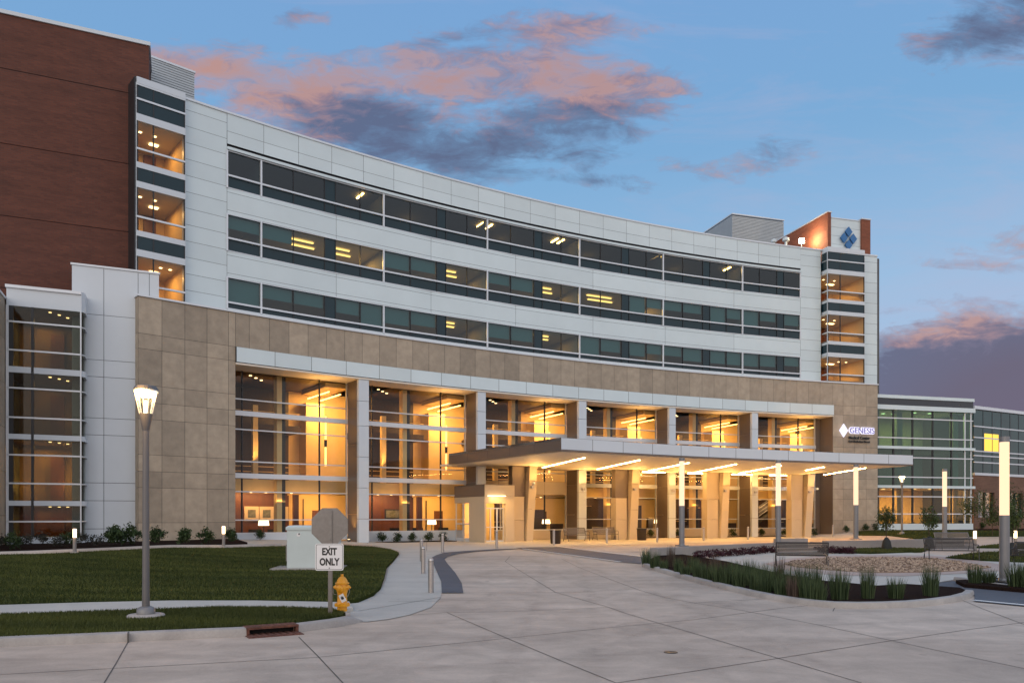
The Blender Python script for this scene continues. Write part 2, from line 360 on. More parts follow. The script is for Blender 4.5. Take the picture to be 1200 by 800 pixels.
def tag(o, label, cat, group=None):
    o['label'] = label; o['category'] = cat
    if group: o['group'] = group
    return o
def thing(name, label, cat, loc=(0,0,0), rz=0, group=None):
    o = bpy.data.objects.new(name, None); COL.objects.link(o); o.location = loc; o.rotation_euler = (0, 0, rz); o.empty_display_size = .3
    return tag(o, label, cat, group)
def struct(o): o['kind'] = 'structure'; return o
def dup(root, loc, rz=0, label=None, scale=None):
    def cp(o, par):
        c = o.copy(); COL.objects.link(c)
        if par: c.parent = par
        for ch in list(o.children): cp(ch, c)
        return c
    r = cp(root, None); r.location = loc; r.rotation_euler = (0, 0, rz)
    if scale: r.scale = (scale,)*3 if isinstance(scale, (int, float)) else scale
    if label: r['label'] = label
    return r
def lamp(kind, name, loc, power, col=WARM, size=.3, size_y=None, direc=None, parent=None, spot=None, blend=.6):
    ld = bpy.data.lights.new(name, kind); ld.energy = power; ld.color = col
    if kind == 'AREA':
        ld.shape = 'RECTANGLE'; ld.size = size; ld.size_y = size_y or size
    elif kind in ('POINT', 'SPOT'): ld.shadow_soft_size = size
    if kind == 'SPOT': ld.spot_size = R_(spot or 70); ld.spot_blend = blend
    o = bpy.data.objects.new(name, ld); COL.objects.link(o); o.location = loc
    if direc is not None: o.rotation_euler = Vector(direc).to_track_quat('-Z', 'Y').to_euler()
    if parent: o.parent = parent; o.location = Vector(loc)-parent.location
    return o
ORD = 'first second third fourth fifth sixth seventh eighth ninth tenth eleventh twelfth thirteenth fourteenth fifteenth sixteenth seventeenth eighteenth nineteenth twentieth'.split()
TENS = {20: 'twenty', 30: 'thirty', 40: 'forty'}
def nth(i):
    if i < 20: return ORD[i]
    t, u = divmod(i+1, 10); return TENS[t*10]+'-'+ORD[u-1] if u else {3: 'thirtieth', 4: 'fortieth'}[t]

# ------------------------------------------------------------------ terrain
def cl(t): return max(0., min(1., t))
def zg(x, y): return .4*cl((y-18)/27) + .45*cl((x-26)/6)*cl((y-52)/8) + .35*cl((-8-x)/8)*cl((y-24)/12)
def G(px, py, dz=0.):
    Y = 30.
    for _ in range(60):
        z = zg((px-600)/F*Y, Y)+dz
        Yn = F*(EYE-z)/max(py-HZ, 1.); Y = Y+.6*(min(Yn, 400)-Y)
    return Vector(((px-600)/F*Y, Y, zg((px-600)/F*Y, Y)+dz))
def P(px, py, Y): return Vector(((px-600)/F*Y, Y, EYE+(HZ-py)*Y/F))
def cut_fit(bm, dz):
    for val in (18, 24, 28, 32, 36, 45, 52, 60):
        bmesh.ops.bisect_plane(bm, geom=bm.verts[:]+bm.edges[:]+bm.faces[:], plane_co=(0, val, 0), plane_no=(0, 1, 0))
    for val in (-16, -14, -12, -10, -8, 26, 28, 30, 32):
        bmesh.ops.bisect_plane(bm, geom=bm.verts[:]+bm.edges[:]+bm.faces[:], plane_co=(val, 0, 0), plane_no=(1, 0, 0))
    bmesh.ops.triangulate(bm, faces=bm.faces[:])
def sheet(name, pix, dz, m, skirt=0., pts=None, kind='structure'):
    """a ground sheet from its outline, draped over the terrain; skirt = depth of its visible edge"""
    q = pts if pts is not None else [G(*p, dz) for p in pix]
    bm = bmesh.new(); vs_ = [bm.verts.new((a[0], a[1], 0)) for a in q]; f = bm.faces.new(vs_); f.normal_update()
    if f.normal.z < 0: bmesh.ops.reverse_faces(bm, faces=[f])
    cut_fit(bm, dz)
    if skirt:
        r = bmesh.ops.extrude_edge_only(bm, edges=[e for e in bm.edges if e.is_boundary])
        low = {v for v in r['geom'] if isinstance(v, bmesh.types.BMVert)}
    else: low = set()
    for v in bm.verts: v.co.z = zg(v.co.x, v.co.y)+dz-(skirt if v in low else 0)
    me = bpy.data.meshes.new(name); bm.to_mesh(me); bm.free(); me.materials.append(M_[m])
    o = bpy.data.objects.new(name, me); COL.objects.link(o); o['kind'] = kind; return o
def ribbon(name, pts, w, dz, m, closed=False):
    """thin strip along a ground polyline (joints, painted lines)"""
    mb = MB(); strip(mb, pts, w, dz); o = mb.build(name, m); return struct(o)
def dens(pts, step=1.5):
    out = [Vector(pts[0])]
    for a, b in zip(pts[:-1], pts[1:]):
        a = Vector(a); b = Vector(b); n = max(1, int((b-a).length/step))
        out += [a.lerp(b, k/n) for k in range(1, n+1)]
    return out
def strip(mb, pts, w, dz, m=0):
    pts = dens(pts)
    L = []
    for i, p in enumerate(pts):
        d = pts[min(i+1, len(pts)-1)]-pts[max(i-1, 0)]; d.z = 0; d.normalize(); n = Vector((-d.y, d.x, 0))
        a = p+n*w/2; b = p-n*w/2
        L.append((Vector((a.x, a.y, zg(a.x, a.y)+dz)), Vector((b.x, b.y, zg(b.x, b.y)+dz))))
    for (a, b), (c, d) in zip(L[:-1], L[1:]): mb.face([b, d, c, a], m)
def kerb_mesh(mb, pts, w, h, side=1, base=-.1, chamfer=.03, taper=0):
    """a kerb swept along its front-bottom line; it is w wide towards `side`"""
    pts = dens(pts, .8); prof = [(0, base), (0.01, h*.55), (chamfer, h-.01), (chamfer*2.2, h), (w, h), (w, base)]
    rows = []
    for i, p in enumerate(pts):
        d = pts[min(i+1, len(pts)-1)]-pts[max(i-1, 0)]; d.z = 0; d.normalize(); n = Vector((-d.y, d.x, 0))*side
        z0 = zg(p.x, p.y); fz = min(1., (pts[-1]-p).length/taper+.08) if taper else 1.; rows.append([Vector((p.x+n.x*u, p.y+n.y*u, z0+(v*fz if v > 0 else v))) for u, v in prof])
    for a, b in zip(rows[:-1], rows[1:]):
        for k in range(len(prof)-1): mb.face([a[k], b[k], b[k+1], a[k+1]] if side > 0 else [a[k+1], b[k+1], b[k], a[k]])
    mb.face(rows[0]); mb.face(list(reversed(rows[-1])))

# base sheet out to the horizon
bm = bmesh.new(); q = [bm.verts.new(p) for p in ((-900,-300,0),(900,-300,0),(900,1500,0),(-900,1500,0))]; bm.faces.new(q); cut_fit(bm, 0)
for v in bm.verts: v.co.z = zg(v.co.x, v.co.y)
me = bpy.data.meshes.new('road'); bm.to_mesh(me); bm.free(); me.materials.append(M_['road']); o = bpy.data.objects.new('road', me); COL.objects.link(o); struct(o)

# concrete plaza and left walkway, flush with the drive
sheet('plaza', [(411,727),(430,728),(455,725),(479.5,720),(505,711),(515.5,700.5),(517.75,694),(517,681),(511.75,669),(506.5,657),(505.75,653),(511,650),(520,647),(544,645),(580,642.9),(610,642.2),(640,640.5),(680,639.5),(760,637.5),(830,635.5),(900,633),(960,631),(1010,628),
                (1010,618),(900,616),(600,619),(420,620),(268,622),(268,639.5),(330,638),(400,636.5),(440,639),(466,644),(470,648),(463,656),(455,665),(452,680),(445,692),(425,703),(410,706)], .012, 'walk')
sheet('crosswalk', [(517.75,694),(517,681),(511.75,669),(506.5,657),(505.75,653),(511,650),(520,647),(544,645),(580,642.9),(610,642.6),(587.5,643.8),(556,646),(535,648.75),(524.5,651.75),(521,654.75),(524.5,660),(533.5,670.5),(541,682.5),(543,694)], .022, 'paver')
sheet('crosswalk', [(604,641.2),(652,640.2),(700,646.5),(762,653.3),(750,660),(727,658),(668,650),(612,643.2)], .022, 'paver')
mk = MB(); strip(mk, [G(612,643.1), G(668,650.4), G(727,658.6)], .16, .028); struct(mk.build('road_marking', 'paint'))
mk = MB(); strip(mk, [G(654,640.2), G(700,646), G(762,653.2)], .14, .028); struct(mk.build('road_marking', 'paint'))
mk = MB(); strip(mk, [G(1141,703.8), G(1200,709.4), G(1300,718)], .16, .028); struct(mk.build('road_marking', 'paint'))
jb = MB()
for line in ([(150,752),(136,777),(122,800),(90,860)], [(350,746),(372,768),(402,800),(450,850)], [(598,651),(592,657.7),(611.5,669.7),(640,687),(651,693.7),(712.5,711),(735,719),(800,738),(912,771),(1010,800)],
             [(658.5,654.7),(678,664.5),(709.5,676.5),(750,691.5),(780,700),(812,706),(870,715),(960,732),(1090,760),(1210,785)], [(543,694),(600,694.2),(672,693.6),(745,690)], [(804,706.5),(850,704),(903,701)],
             [(524,717.5),(600,750),(660,775),(722,800),(780,830)], [(370,770),(470,760),(610,746),(715,735),(812,726),(910,713),(975,706)], [(722,800),(820,785),(912,771),(1020,754),(1130,738),(1200,729)], [(470,721),(523,717.5),(600,716),(700,712),(712,711)],
             [(0,790),(130,783),(260,776),(370,770)], [(978,712),(976,716)], [(1128,703),(1210,735)]):
    strip(jb, [G(*p) for p in line], .017, .005)
struct(jb.build('road_joint', 'joint'))
def stain_mat():
    m, nt, N, L, b = node_mat('tyre_stain'); N.remove(b)
    d_ = N.new('ShaderNodeBsdfDiffuse'); d_.inputs[0].default_value = (.10, .085, .075, 1); t_ = N.new('ShaderNodeBsdfTransparent'); mx = N.new('ShaderNodeMixShader')
    uv = N.new('ShaderNodeUVMap'); uv.uv_map = 'UVMap'; sp_ = N.new('ShaderNodeSeparateXYZ'); L.new(uv.outputs[0], sp_.inputs[0])
    tc = N.new('ShaderNodeTexCoord'); n_ = N.new('ShaderNodeTexNoise'); n_.inputs['Scale'].default_value = 1.1; n_.inputs['Detail'].default_value = 8; n_.inputs['Roughness'].default_value = .7; L.new(tc.outputs['Object'], n_.inputs['Vector'])
    a_ = N.new('ShaderNodeMath'); a_.operation = 'PINGPONG'; a_.inputs[1].default_value = .5; L.new(sp_.outputs[0], a_.inputs[0])       # 0 at both edges, .5 in the middle
    q_ = N.new('ShaderNodeMapRange'); q_.inputs[1].default_value = .38; q_.inputs[2].default_value = .72; q_.inputs[4].default_value = .26; L.new(n_.outputs['Fac'], q_.inputs[0])
    w_ = N.new('ShaderNodeMath'); w_.operation = 'MULTIPLY'; L.new(a_.outputs[0], w_.inputs[0]); L.new(q_.outputs[0], w_.inputs[1])
    L.new(w_.outputs[0], mx.inputs[0]); L.new(t_.outputs[0], mx.inputs[1]); L.new(d_.outputs[0], mx.inputs[2]); L.new(mx.outputs[0], N['Material Output'].inputs[0]); return m
M_['stain'] = stain_mat()
tb = MB()
def arc(p0, p1, p2, n=26): return [G(*p0).lerp(G(*p1), t).lerp(G(*p1).lerp(G(*p2), t), t) for t in [k/n for k in range(n+1)]]
for p0, p1, p2, wd_ in (((560,840),(640,690),(640,650),.45), ((700,840),(700,692),(672,650),.45), ((900,830),(760,720),(610,650),.40), ((1040,815),(830,712),(655,652),.40), ((300,800),(600,770),(1200,740),.5), ((250,775),(600,748),(1200,722),.45), ((880,700),(700,760),(480,830),.35)):
    pts_ = dens(arc(p0, p1, p2), .7); pts_ = [v for v in pts_ if v.y > 2]
    for p, q in zip(pts_[:-1], pts_[1:]):
        d = (q-p); d.z = 0
        if d.length < 1e-4: continue
        n = Vector((-d.y, d.x, 0)).normalized()*wd_/2
        tb.face([Vector((v.x, v.y, zg(v.x, v.y)+.004)) for v in (p+n, p-n, q-n, q+n)], 0, .5, [(0,0),(1,0),(1,1),(0,1)])
struct(tb.build('road_stain', 'stain'))
wj = MB()
for line in ([(520,705),(455,705)], [(517,682),(453,682)], [(508,660),(462,660)], [(470,648),(545,644)], [(430,637),(440,629)], [(500,645),(500,627)], [(420,716),(516,700)]):
    strip(wj, [G(*p) for p in line], .02, .017)
struct(wj.build('road_joint', 'joint'))

# left lawn, sidewalk, verge, kerb, storm drain
LAWN = [(-60,651),(60,648),(150,643.5),(262,641.5),(330,639.5),(400,638.2),(436,640),(458,643.2),(467.5,647),(461,655),(453,663),(450.5,674),(446,686),(438,694),(420,701.5),(395,704),(300,702.3),(200,702.3),(100,704.5),(0,707.5),(-60,710)]
sheet('lawn', LAWN, .10, 'lawn', .2)
sheet('sidewalk', [(-60,711),(0,708),(100,705),(200,702.8),(300,702.8),(395,704.5),(409,704),(414,712),(402,713.5),(330,710.6),(262,710),(200,712.2),(100,715.5),(0,719),(-60,721)], .085, 'walk', .2)
VERGE = [(-60,722),(0,719.5),(100,716.5),(200,713),(262,710.8),(330,711.2),(388,713),(405,717.6),(400,720.8),(352,728),(290,733.5),(150,740.5),(0,746.5),(-60,749)]
sheet('verge', VERGE, .13, 'lawn', .25)
KL = [(-80,761.5),(0,757.5),(150,751.3),(289,745.2)]; KR = [(350,740.5),(395,734.5),(416,730.5),(427,727.5)]
for seg in (KL, KR):
    kb = MB(); kerb_mesh(kb, [G(*p) for p in seg], .24, .145, 1, -.1, .03, 0.3 if seg is KR else 0); struct(smooth_by_angle(kb.build('street_kerb', 'kerb'), 50))
kj = MB()
for a, b in (((150,752.5),(152.5,739.8)),):
    pa = G(*a); pb = G(*b); d = (pb-pa).normalized()
    kj.box(-.012, .012, -.015, .26, -.02, .15, 0, Matrix.Translation(pa) @ Matrix.Rotation(math.atan2(d.y, d.x)-math.pi/2, 4, 'Z'))
struct(kj.build('road_joint', 'joint'))
a = G(289,745.2); b = G(350,740.5); wd = (b-a).length; ang = math.atan2(b.y-a.y, b.x-a.x)
dr = thing('storm_drain', 'rusty cast iron storm drain inlet set into the street kerb', 'storm drain', a, ang)
mb = MB(); mb.box(0, wd, -.01, .34, .112, .150)
for k in range(7): mb.box(.06+k*(wd-.2)/6.2, .16+k*(wd-.2)/6.2, .04, .30, .150, .156)
mb.build('top_plate', 'rust', dr)
for u_0 in (0, wd-.05):
    mb = MB(); mb.box(u_0, u_0+.05, .0, .34, -.02, .112); mb.build('side_cheek', 'rust', dr)
mb = MB(); mb.box(.05, wd-.05, .16, .34, -.02, .112); mb.build('inlet_opening', 'black', dr)
mb = MB(); mb.box(-.02, wd+.02, -.30, .20, -.04, .012)
for k in range(8): mb.box(.03+k*wd/8.2, .03+k*wd/8.2+.07, -.26, .16, .012, .022)
mb.build('grate', 'rust', dr)
# soil patch round the hydrant
sheet('mulch_bed', [(386,718.5),(403,716.2),(405,718.6),(388,722)], .138, 'mulch')

# planting strip along the left building
sheet('mulch_bed', [(-60,649),(40,646),(150,641.3),(270,638.8),(290,635),(270,630),(160,631),(0,635),(-60,637)], .13, 'mulch', .3)
mb = MB(); kerb_mesh(mb, [G(*p) for p in ((-60,653),(40,650),(150,645.2),(270,642.6),(330,640.6))], .18, .19, 1, -.1); struct(mb.build('bed_kerb', 'kerb'))

# right island: kerb, mulch, inner paving, gravel, lawns
ISL = [(752,663.5),(762,667),(780,672.5),(800,678.3),(825,685),(850,691),(875,697),(900,702.3),(925,706.4),(950,709.6),(978,712),(1010,712.6),(1040,712.2),(1070,710.8),(1100,708),(1124,704.5),(1138,700.5),(1142,697)]
kb = MB(); kerb_mesh(kb, [G(*p) for p in ISL], .20, .14, 1); struct(smooth_by_angle(kb.build('island_kerb', 'kerb'), 50))
_front = [G(*p) for p in ISL]; _in = []
for i, p in enumerate(_front):
    d = _front[min(i+1, len(_front)-1)]-_front[max(i-1, 0)]; d.z = 0; d.normalize(); _in.append(p+Vector((-d.y, d.x, 0))*.15)
sheet('mulch_bed', None, .10, 'mulch', .1, pts=_in+[G(*p) for p in [(1125,692),(1104,690.5),(1063,687.5),(1027,689.5),(993,686),(960,683),(920,676),(880,667),(852,660),(828,656),(800,651.5),(771,653),(757,659)]])
sheet('inner_plaza', [(820,655),(845,651.5),(880,649),(909,646.5),(960,644.5),(1010,648.5),(1060,646.5),(1105,650),(1160,655.5),(1215,659),(1330,668),(1330,690),(1200,682),(1118,679),(1085,684),(1063,687.3),(1027,689.3),(993,686),(960,683),(920,676),(880,667),(852,660)], .02, 'walk')
sheet('paving_ring', [(895,660),(920,654.5),(960,651),(1020,649.8),(1090,650.5),(1130,653.5),(1185,663),(1178,668),(1130,671.5),(1060,674.5),(980,673.5),(925,668.5)], .030, 'pink')
sheet('crosswalk', [(1142,697),(1125,691.8),(1063,687.6),(1085,684),(1118,680),(1130,686),(1200,692.5),(1320,703),(1320,722),(1200,709.5),(1142,704)], .022, 'paver')
GRAV = [(918,660),(930,656.5),(966,653.2),(1020,652.2),(1090,653.6),(1125,657.6),(1161,664.2),(1130,667.6),(1095,669.6),(1020,670.2),(972,667.3),(935,663.8)]
sheet('gravel_bed', GRAV, .05, 'gravel', .04)
sheet('mulch_bed', [(1120,679.2),(1160,676.5),(1215,676),(1330,682),(1330,700),(1200,690),(1130,684)], .12, 'mulch', .2)
kb = MB(); kerb_mesh(kb, [G(*p) for p in ((1117,680.5),(1150,686.5),(1200,692.5),(1330,704))], .2, .14, 1); struct(kb.build('island_kerb', 'kerb'))
LR = [[(985,646.5),(1020,647.6),(1080,645.5),(1090,642.5),(1040,641.5),(985,643)], [(1108,652.5),(1150,655.5),(1215,658),(1300,660),(1300,646),(1200,645),(1150,646.5),(1128,649)],
      [(1000,626.4),(1040,627.6),(1075,626.4),(1140,625.4),(1300,625),(1300,622),(1000,621.8)], [(1140,640.5),(1215,641.5),(1300,643),(1300,637.5),(1180,636.5)]]
for k, poly in enumerate(LR): sheet('lawn', poly, .07, 'lawn', .1)
sheet('mulch_bed', [(1000,621.6),(1300,621.8),(1300,618),(1000,618)], .08, 'mulch', .1)

# ------------------------------------------------------------------ facade geometry: a concave arc
CX, CY, RR = 63.68, -53.04, 127.34
def S(px, off=0.):
    k = (px-600)/F; r = RR-off; A = k*k+1; B = -2*(k*CX+CY); C = CX*CX+CY*CY-r*r
    Y = (-B+math.sqrt(B*B-4*A*C))/(2*A); return math.atan2(k*Y-CX, Y-CY)
def pt(ph, off, z): r = RR-off; return Vector((CX+r*math.sin(ph), CY+r*math.cos(ph), z))
def cbox(mb, p0, p1, z0, z1, o0, o1, n=None, m=0, pv=.5, ends=True):
    """curved box between two angles; o0 back offset, o1 front offset"""
    n = n or max(1, int(abs(p1-p0)*RR/2.5)); ps = [p0+(p1-p0)*k/n for k in range(n+1)]
    for a, b in zip(ps[:-1], ps[1:]):
        mb.face([pt(a,o1,z0), pt(b,o1,z0), pt(b,o1,z1), pt(a,o1,z1)], m, pv)
        mb.face([pt(b,o0,z0), pt(a,o0,z0), pt(a,o0,z1), pt(b,o0,z1)], m, pv)
        mb.face([pt(a,o1,z1), pt(b,o1,z1), pt(b,o0,z1), pt(a,o0,z1)], m, pv)
        mb.face([pt(a,o0,z0), pt(b,o0,z0), pt(b,o1,z0), pt(a,o1,z0)], m, pv)
    if ends:
        mb.face([pt(p0,o0,z0), pt(p0,o1,z0), pt(p0,o1,z1), pt(p0,o0,z1)], m, pv); mb.face([pt(p1,o1,z0), pt(p1,o0,z0), pt(p1,o0,z1), pt(p1,o1,z1)], m, pv)
def csheet(mb, p0, p1, z0, z1, off, n=None, m=0, pv=.5):
    n = n or max(1, int(abs(p1-p0)*RR/2.5)); ps = [p0+(p1-p0)*k/n for k in range(n+1)]
    for a, b in zip(ps[:-1], ps[1:]): mb.face([pt(a,off,z0), pt(b,off,z0), pt(b,off,z1), pt(a,off,z1)], m, pv)
def panels(mb, p0, p1, zs, off, ds=1.2, gap=.018, m=0, th=.03, cols=None):
    """cladding panels with open joints over a dark backing (material slot m+1)"""
    n = max(1, round(abs(p1-p0)*RR/ds)); ps = cols or [p0+(p1-p0)*k/n for k in range(n+1)]; g = gap/RR/2
    for a, b in zip(ps[:-1], ps[1:]):
        for z0, z1 in zip(zs[:-1], zs[1:]):
            mb.face([pt(a+g,off,z0+gap/2), pt(b-g,off,z0+gap/2), pt(b-g,off,z1-gap/2), pt(a+g,off,z1-gap/2)], m, random.random())
        mb.face([pt(a,off-th,zs[0]), pt(b,off-th,zs[0]), pt(b,off-th,zs[-1]), pt(a,off-th,zs[-1])], m+1)

mid = S(600); O = pt(mid, 0, .3)
H = thing('hospital_building', 'long curved hospital building with white panel storeys over a stone-clad glowing lobby', 'building', O)
def part(mb, name, m, parent=None, smooth=False): return mb.build(name, m, parent or H, O, smooth)
ZR, L0 = 26.15, 1.2                       # roof height, how far the stone base stands proud of the upper storeys
def zl(z): return 2.15+(z-2.15)*.975      # heights on the stone base plane
WT, WRL, WB = [23.88, 20.12, 16.38], [22.41, 18.68, 14.87], [21.64, 17.90, 14.48]
pL, pR = S(217), S(1028); pA, pB = S(266), S(938); pT0, pT1 = S(962), S(1013)

# white cladding
mb = MB()
rows = [14.2+k*.94 for k in range(13)]; rows = [r for r in rows if r < 25.6]+[26.15]
panels(mb, pL, pA, rows, 0, 2.2); panels(mb, pB, pT0, rows, 0, 2.2); panels(mb, pT1, pR, rows, 0, 1.6)
band_cols = None
for zs in ([16.38,16.60,17.66,17.90], [20.12,20.34,21.40,21.64]): panels(mb, pA, pB, zs, 0, 6.5)
panels(mb, pA, pB, [24.25, 25.0, 26.05], .02, 2.25)
cbox(mb, pA, pB, 14.2, 14.48, -.25, .03)
part(mb, 'metal_cladding', ['white', 'back'])
mb = MB(); cbox(mb, pA, pB, 23.90, 24.06, -.2, .12); cbox(mb, pA, pB, 24.06, 24.25, -.3, -.12, m=1); part(mb, 'cornice_ledge', ['white', 'back'])
mb = MB(); cbox(mb, S(158), pR, 26.05, 26.17, -.45, .07); part(mb, 'parapet_coping', 'rail')
mb = MB(); cbox(mb, S(230), pR, 24.9, 25.2, -18, -.45); cbox(mb, S(160), S(230), 24.9, 25.2, -4.5, -.45); cbox(mb, S(160), S(230), 14.2, 24.9, -4.5, -4.3); cbox(mb, S(230), pR, .3, 25.2, -18.3, -18)
cbox(mb, pR, pR+.002, .3, 25.9, -18, -.05); part(mb, 'roof', 'dim')

# window bands: each section one window with panes, spandrels, blinds
secs = [266, 306, 449.5, 571, 679, 777, 870, 938]
LP = {1: (354, 397, 523, 636, 697, 707), 2: (523, 634)}
litrooms = {(1,1): 1.0, (1,4): .6, (1,2): .35, (1,3): .35, (2,2): .25, (2,3): .22, (2,4): .1}
for f in range(3):
    zt, zr, zb = WT[f], WRL[f], WB[f]
    for k in range(7):
        a, b = S(secs[k]), S(secs[k+1]); w = b-a
        fr = [0, 1] if k == 0 else ([0, .25, .5, .59, .8, 1] if k < 6 else [0, .30, .60, .72, 1])
        dk = None if k == 0 else (2)
        mb = MB(); e = .05/RR
        cbox(mb, a-e, a+e, zb, zt, -.12, .06); 
        if k == 6: cbox(mb, b-e, b+e, zb, zt, -.12, .03)
        cbox(mb, a+e, b-e, zr-.05, zr+.05, -.10, .05)
        cbox(mb, a+e, b-e, zt-.05, zt, -.12, .03); cbox(mb, a+e, b-e, zb, zb+.05, -.12, .03)
        for t in fr[1:-1]: cbox(mb, a+w*t-.022/RR, a+w*t+.022/RR, zb+.05, zt-.05, -.12, -.03, 1, 1)
        win = part(mb, 'window', ['rail', 'dark'])
        mb = MB(); csheet(mb, a, b, zb, zr, -.09, 3); part(mb, 'spandrel', 'span', win)
        for i, (t0, t1) in enumerate(zip(fr[:-1], fr[1:])):
            mb = MB(); csheet(mb, a+w*t0, a+w*t1, zr, zt, -.08, 1)
            if i == dk: part(mb, 'pier_panel', 'span', win); continue
            part(mb, 'pane', 'pane', win)
            if f > 0:
                xs_ = [600+F*v.x/v.y for v in (pt(a+w*t0,0,0), pt(a+w*t1,0,0))]
                lit = any(xs_[0]-6 < q < xs_[1]+6 for q in LP[f]) or ((f, k) in litrooms and i >= (3 if k in (1,2,3) else 9))
                drop = random.choice([.55,.62,.68,.74,.95]) if not lit else 0
                if drop:
                    mb = MB(); csheet(mb, a+w*t0+.05/RR, a+w*t1-.05/RR, zt-(zt-zr)*drop, zt, -.22, 1); part(mb, 'blind', 'blind', win)
# rooms behind the bands
mb = MB()
for f in range(3):
    cbox(mb, pA, pB, WT[f]+.03, WT[f]+.23, -6, -.3, m=1 if f else 3)         # ceiling
    cbox(mb, pA, pB, WRL[f]-.9, WRL[f]-.7, -6, -.3, m=2)                     # floor
    csheet(mb, pA, pB, WRL[f]-.7, WT[f], -6 if f else -5, m=0 if f else 2)
    for px in secs[1:-1]:
        p = S(px); mb.face([pt(p,-6,WRL[f]-.7), pt(p,-.3,WRL[f]-.7), pt(p,-.3,WT[f]), pt(p,-6,WT[f])], 0 if f else 2)
part(mb, 'office_interior', ['room', 'ceil', 'dim', 'dim'])
def tube_light(px, py, f, L=1.3, rad=True, off=-2.2, e='E_tube', wd=.14):
    p = S(px, off); mb = MB(); z = WT[f]-.02
    if rad: cbox(mb, p-wd/2/RR, p+wd/2/RR, z-.06, z, off-L/2, off+L/2, 1)
    else: cbox(mb, p-L/2/RR, p+L/2/RR, z-.06, z, off-wd/2, off+wd/2, 1)
    part(mb, 'ceiling_light', e)
for px in (422, 563, 573, 650, 657, 770, 852): tube_light(px, 0, 0, 1.0, True, -1.1, 'E_bulbr', .12)
for px in LP[1]: tube_light(px, 0, 1, 1.5, False, -1.5); tube_light(px+1, 0, 1, 1.5, False, -2.5)
for px in LP[2]: tube_light(px, 0, 2, 1.3, False, -1.6); tube_light(px+1, 0, 2, 1.1, False, -2.6)
for (f, k), s in litrooms.items():
    c = (S(secs[k])+3*S(secs[k+1]))/4; lamp('AREA', 'room_lamp', pt(c, -2.6, WT[f]-.15), 260*s, (1,.40,.10), 3, 1.5, (0,0,-1), H)
for f in (1, 2):
    for k in range(7):
        if (f, k) not in litrooms: lamp('AREA', 'room_lamp', pt((S(secs[k])+S(secs[k+1]))/2, -3.4, WT[f]-.2), random.choice([6, 12, 24]), (1,.50,.20), 2, 1, (0,0,-1), H)  # added low ambient lamps give the unlit rooms a dim glow
for px in (500, 610, 712, 815): lamp('POINT', 'room_lamp', pt(S(px), -3.0, 23.3), 12, (1,.42,.12), .3, parent=H)

# corner glazed bays, left and right end of the white storeys
def corner_bay(p0, p1, zs_win, zs_rail, zs_spand, ztop, zbot, off, nm, sidevis):
    mb = MB(); g = .04/RR
    cbox(mb, p0, p1, ztop-.35, ztop, -.1, off+.06); wb = None
    zz = sorted([(b, t) for t, b in zs_win]+[(b, t) for t, b in zs_spand])
    prev = zbot
    for b, t in zz:
        if b-prev > .02: cbox(mb, p0, p1, prev, b, -.1, off+.05)
        prev = t
    if ztop-.35-prev > .02: cbox(mb, p0, p1, prev, ztop-.35, -.1, off+.05)
    for q in (p0, p1): cbox(mb, q-.03/RR, q+.03/RR, zbot, ztop-.3, -.1 if sidevis else off-.07, off+.0, 1)
    frame = part(mb, nm, 'white2')
    if sidevis: mb = MB(); cbox(mb, p0-.10/RR, p0-.03/RR, zbot, ztop, -3.7, off-.02, 1); part(mb, 'side_panel', 'dark', frame)
    for (t, b) in zs_spand:
        mb = MB(); cbox(mb, p0, p1, b, t, -.1, off, 1); part(mb, 'spandrel', 'span', frame)
    mb = MB()
    w = p1-p0
    for q in (p0+g, p0+w*.34, p1-g): cbox(mb, q-.03/RR, q+.03/RR, zbot, ztop-.4, off-.06, off+.025, 1)
    part(mb, 'mullion', 'dark', frame)
    for z in zs_rail: mb = MB(); cbox(mb, p0, p1, z-.05, z+.05, off-.05 if sidevis else -.05, off+.07, 1); part(mb, 'rail', 'rail', frame)
    for (t, b) in zs_win:
        mb = MB(); csheet(mb, p0+.01/RR, p1-.01/RR, b, t, off-.02, 1)
        if not sidevis: mb.face([pt(p0+.01/RR,-.1,b), pt(p0+.01/RR,off-.05,b), pt(p0+.01/RR,off-.05,t), pt(p0+.01/RR,-.1,t)])
        part(mb, 'pane', 'clear', frame)
        mb = MB(); csheet(mb, p0, p1, b, t, -3.6, 1); oL = off-.1 if sidevis else -.2; mb.face([pt(p0,-3.6,b), pt(p0,oL,b), pt(p0,oL,t), pt(p0,-3.6,t)]); mb.face([pt(p1,off-.1,b), pt(p1,-3.6,b), pt(p1,-3.6,t), pt(p1,off-.1,t)])
        cbox(mb, p0, p1, t-.02, t+.1, -3.6, off-.1, 1, 1); cbox(mb, p0, p1, b-.1, b+.02, -3.6, off-.1, 1, 2)
        cbox(mb, p0+w*.55, p0+w*.8, b+.02, t-.1, -3.55, -3.4, 1, 3); part(mb, 'lounge_interior', ['inbeige', 'ceil', 'floor', 'wood'], frame)
        mb = MB(); cbox(mb, p0+w*.5, p0+w*.68, t-.09, t-.03, -2.0, -1.75, 1); 
        for q in ((.30, .75), (.62, .82), (.2, .5))[int(t) % 3]: cbox(mb, p0+w*q-.07/RR, p0+w*q+.07/RR, t-.06, t-.03, -.9, -.76, 1)
        part(mb, 'ceiling_light', 'E_spot', frame)
        lamp('AREA', 'lounge_lamp', pt(p0+w*.5, -1.6, t-.15), {23:52, 20:40, 16:62}[int(t)], WARM, 1.4, 1.4, (0,0,-1), H)
wz = [(23.8,21.55), (20.16,17.8), (16.4,14.3)]; wr = [25.0, 22.28, 18.56, 14.86]; sp = [(25.75,24.2), (21.24,20.5), (17.5,16.77)]
corner_bay(S(160,.35), S(217,.35), wz, wr, sp, 26.2, 14.2, .35, 'corner_window', True)
corner_bay(S(970,.75), S(1013,.75), wz, wr, sp, 26.2, 14.3, .75, 'corner_window', False)

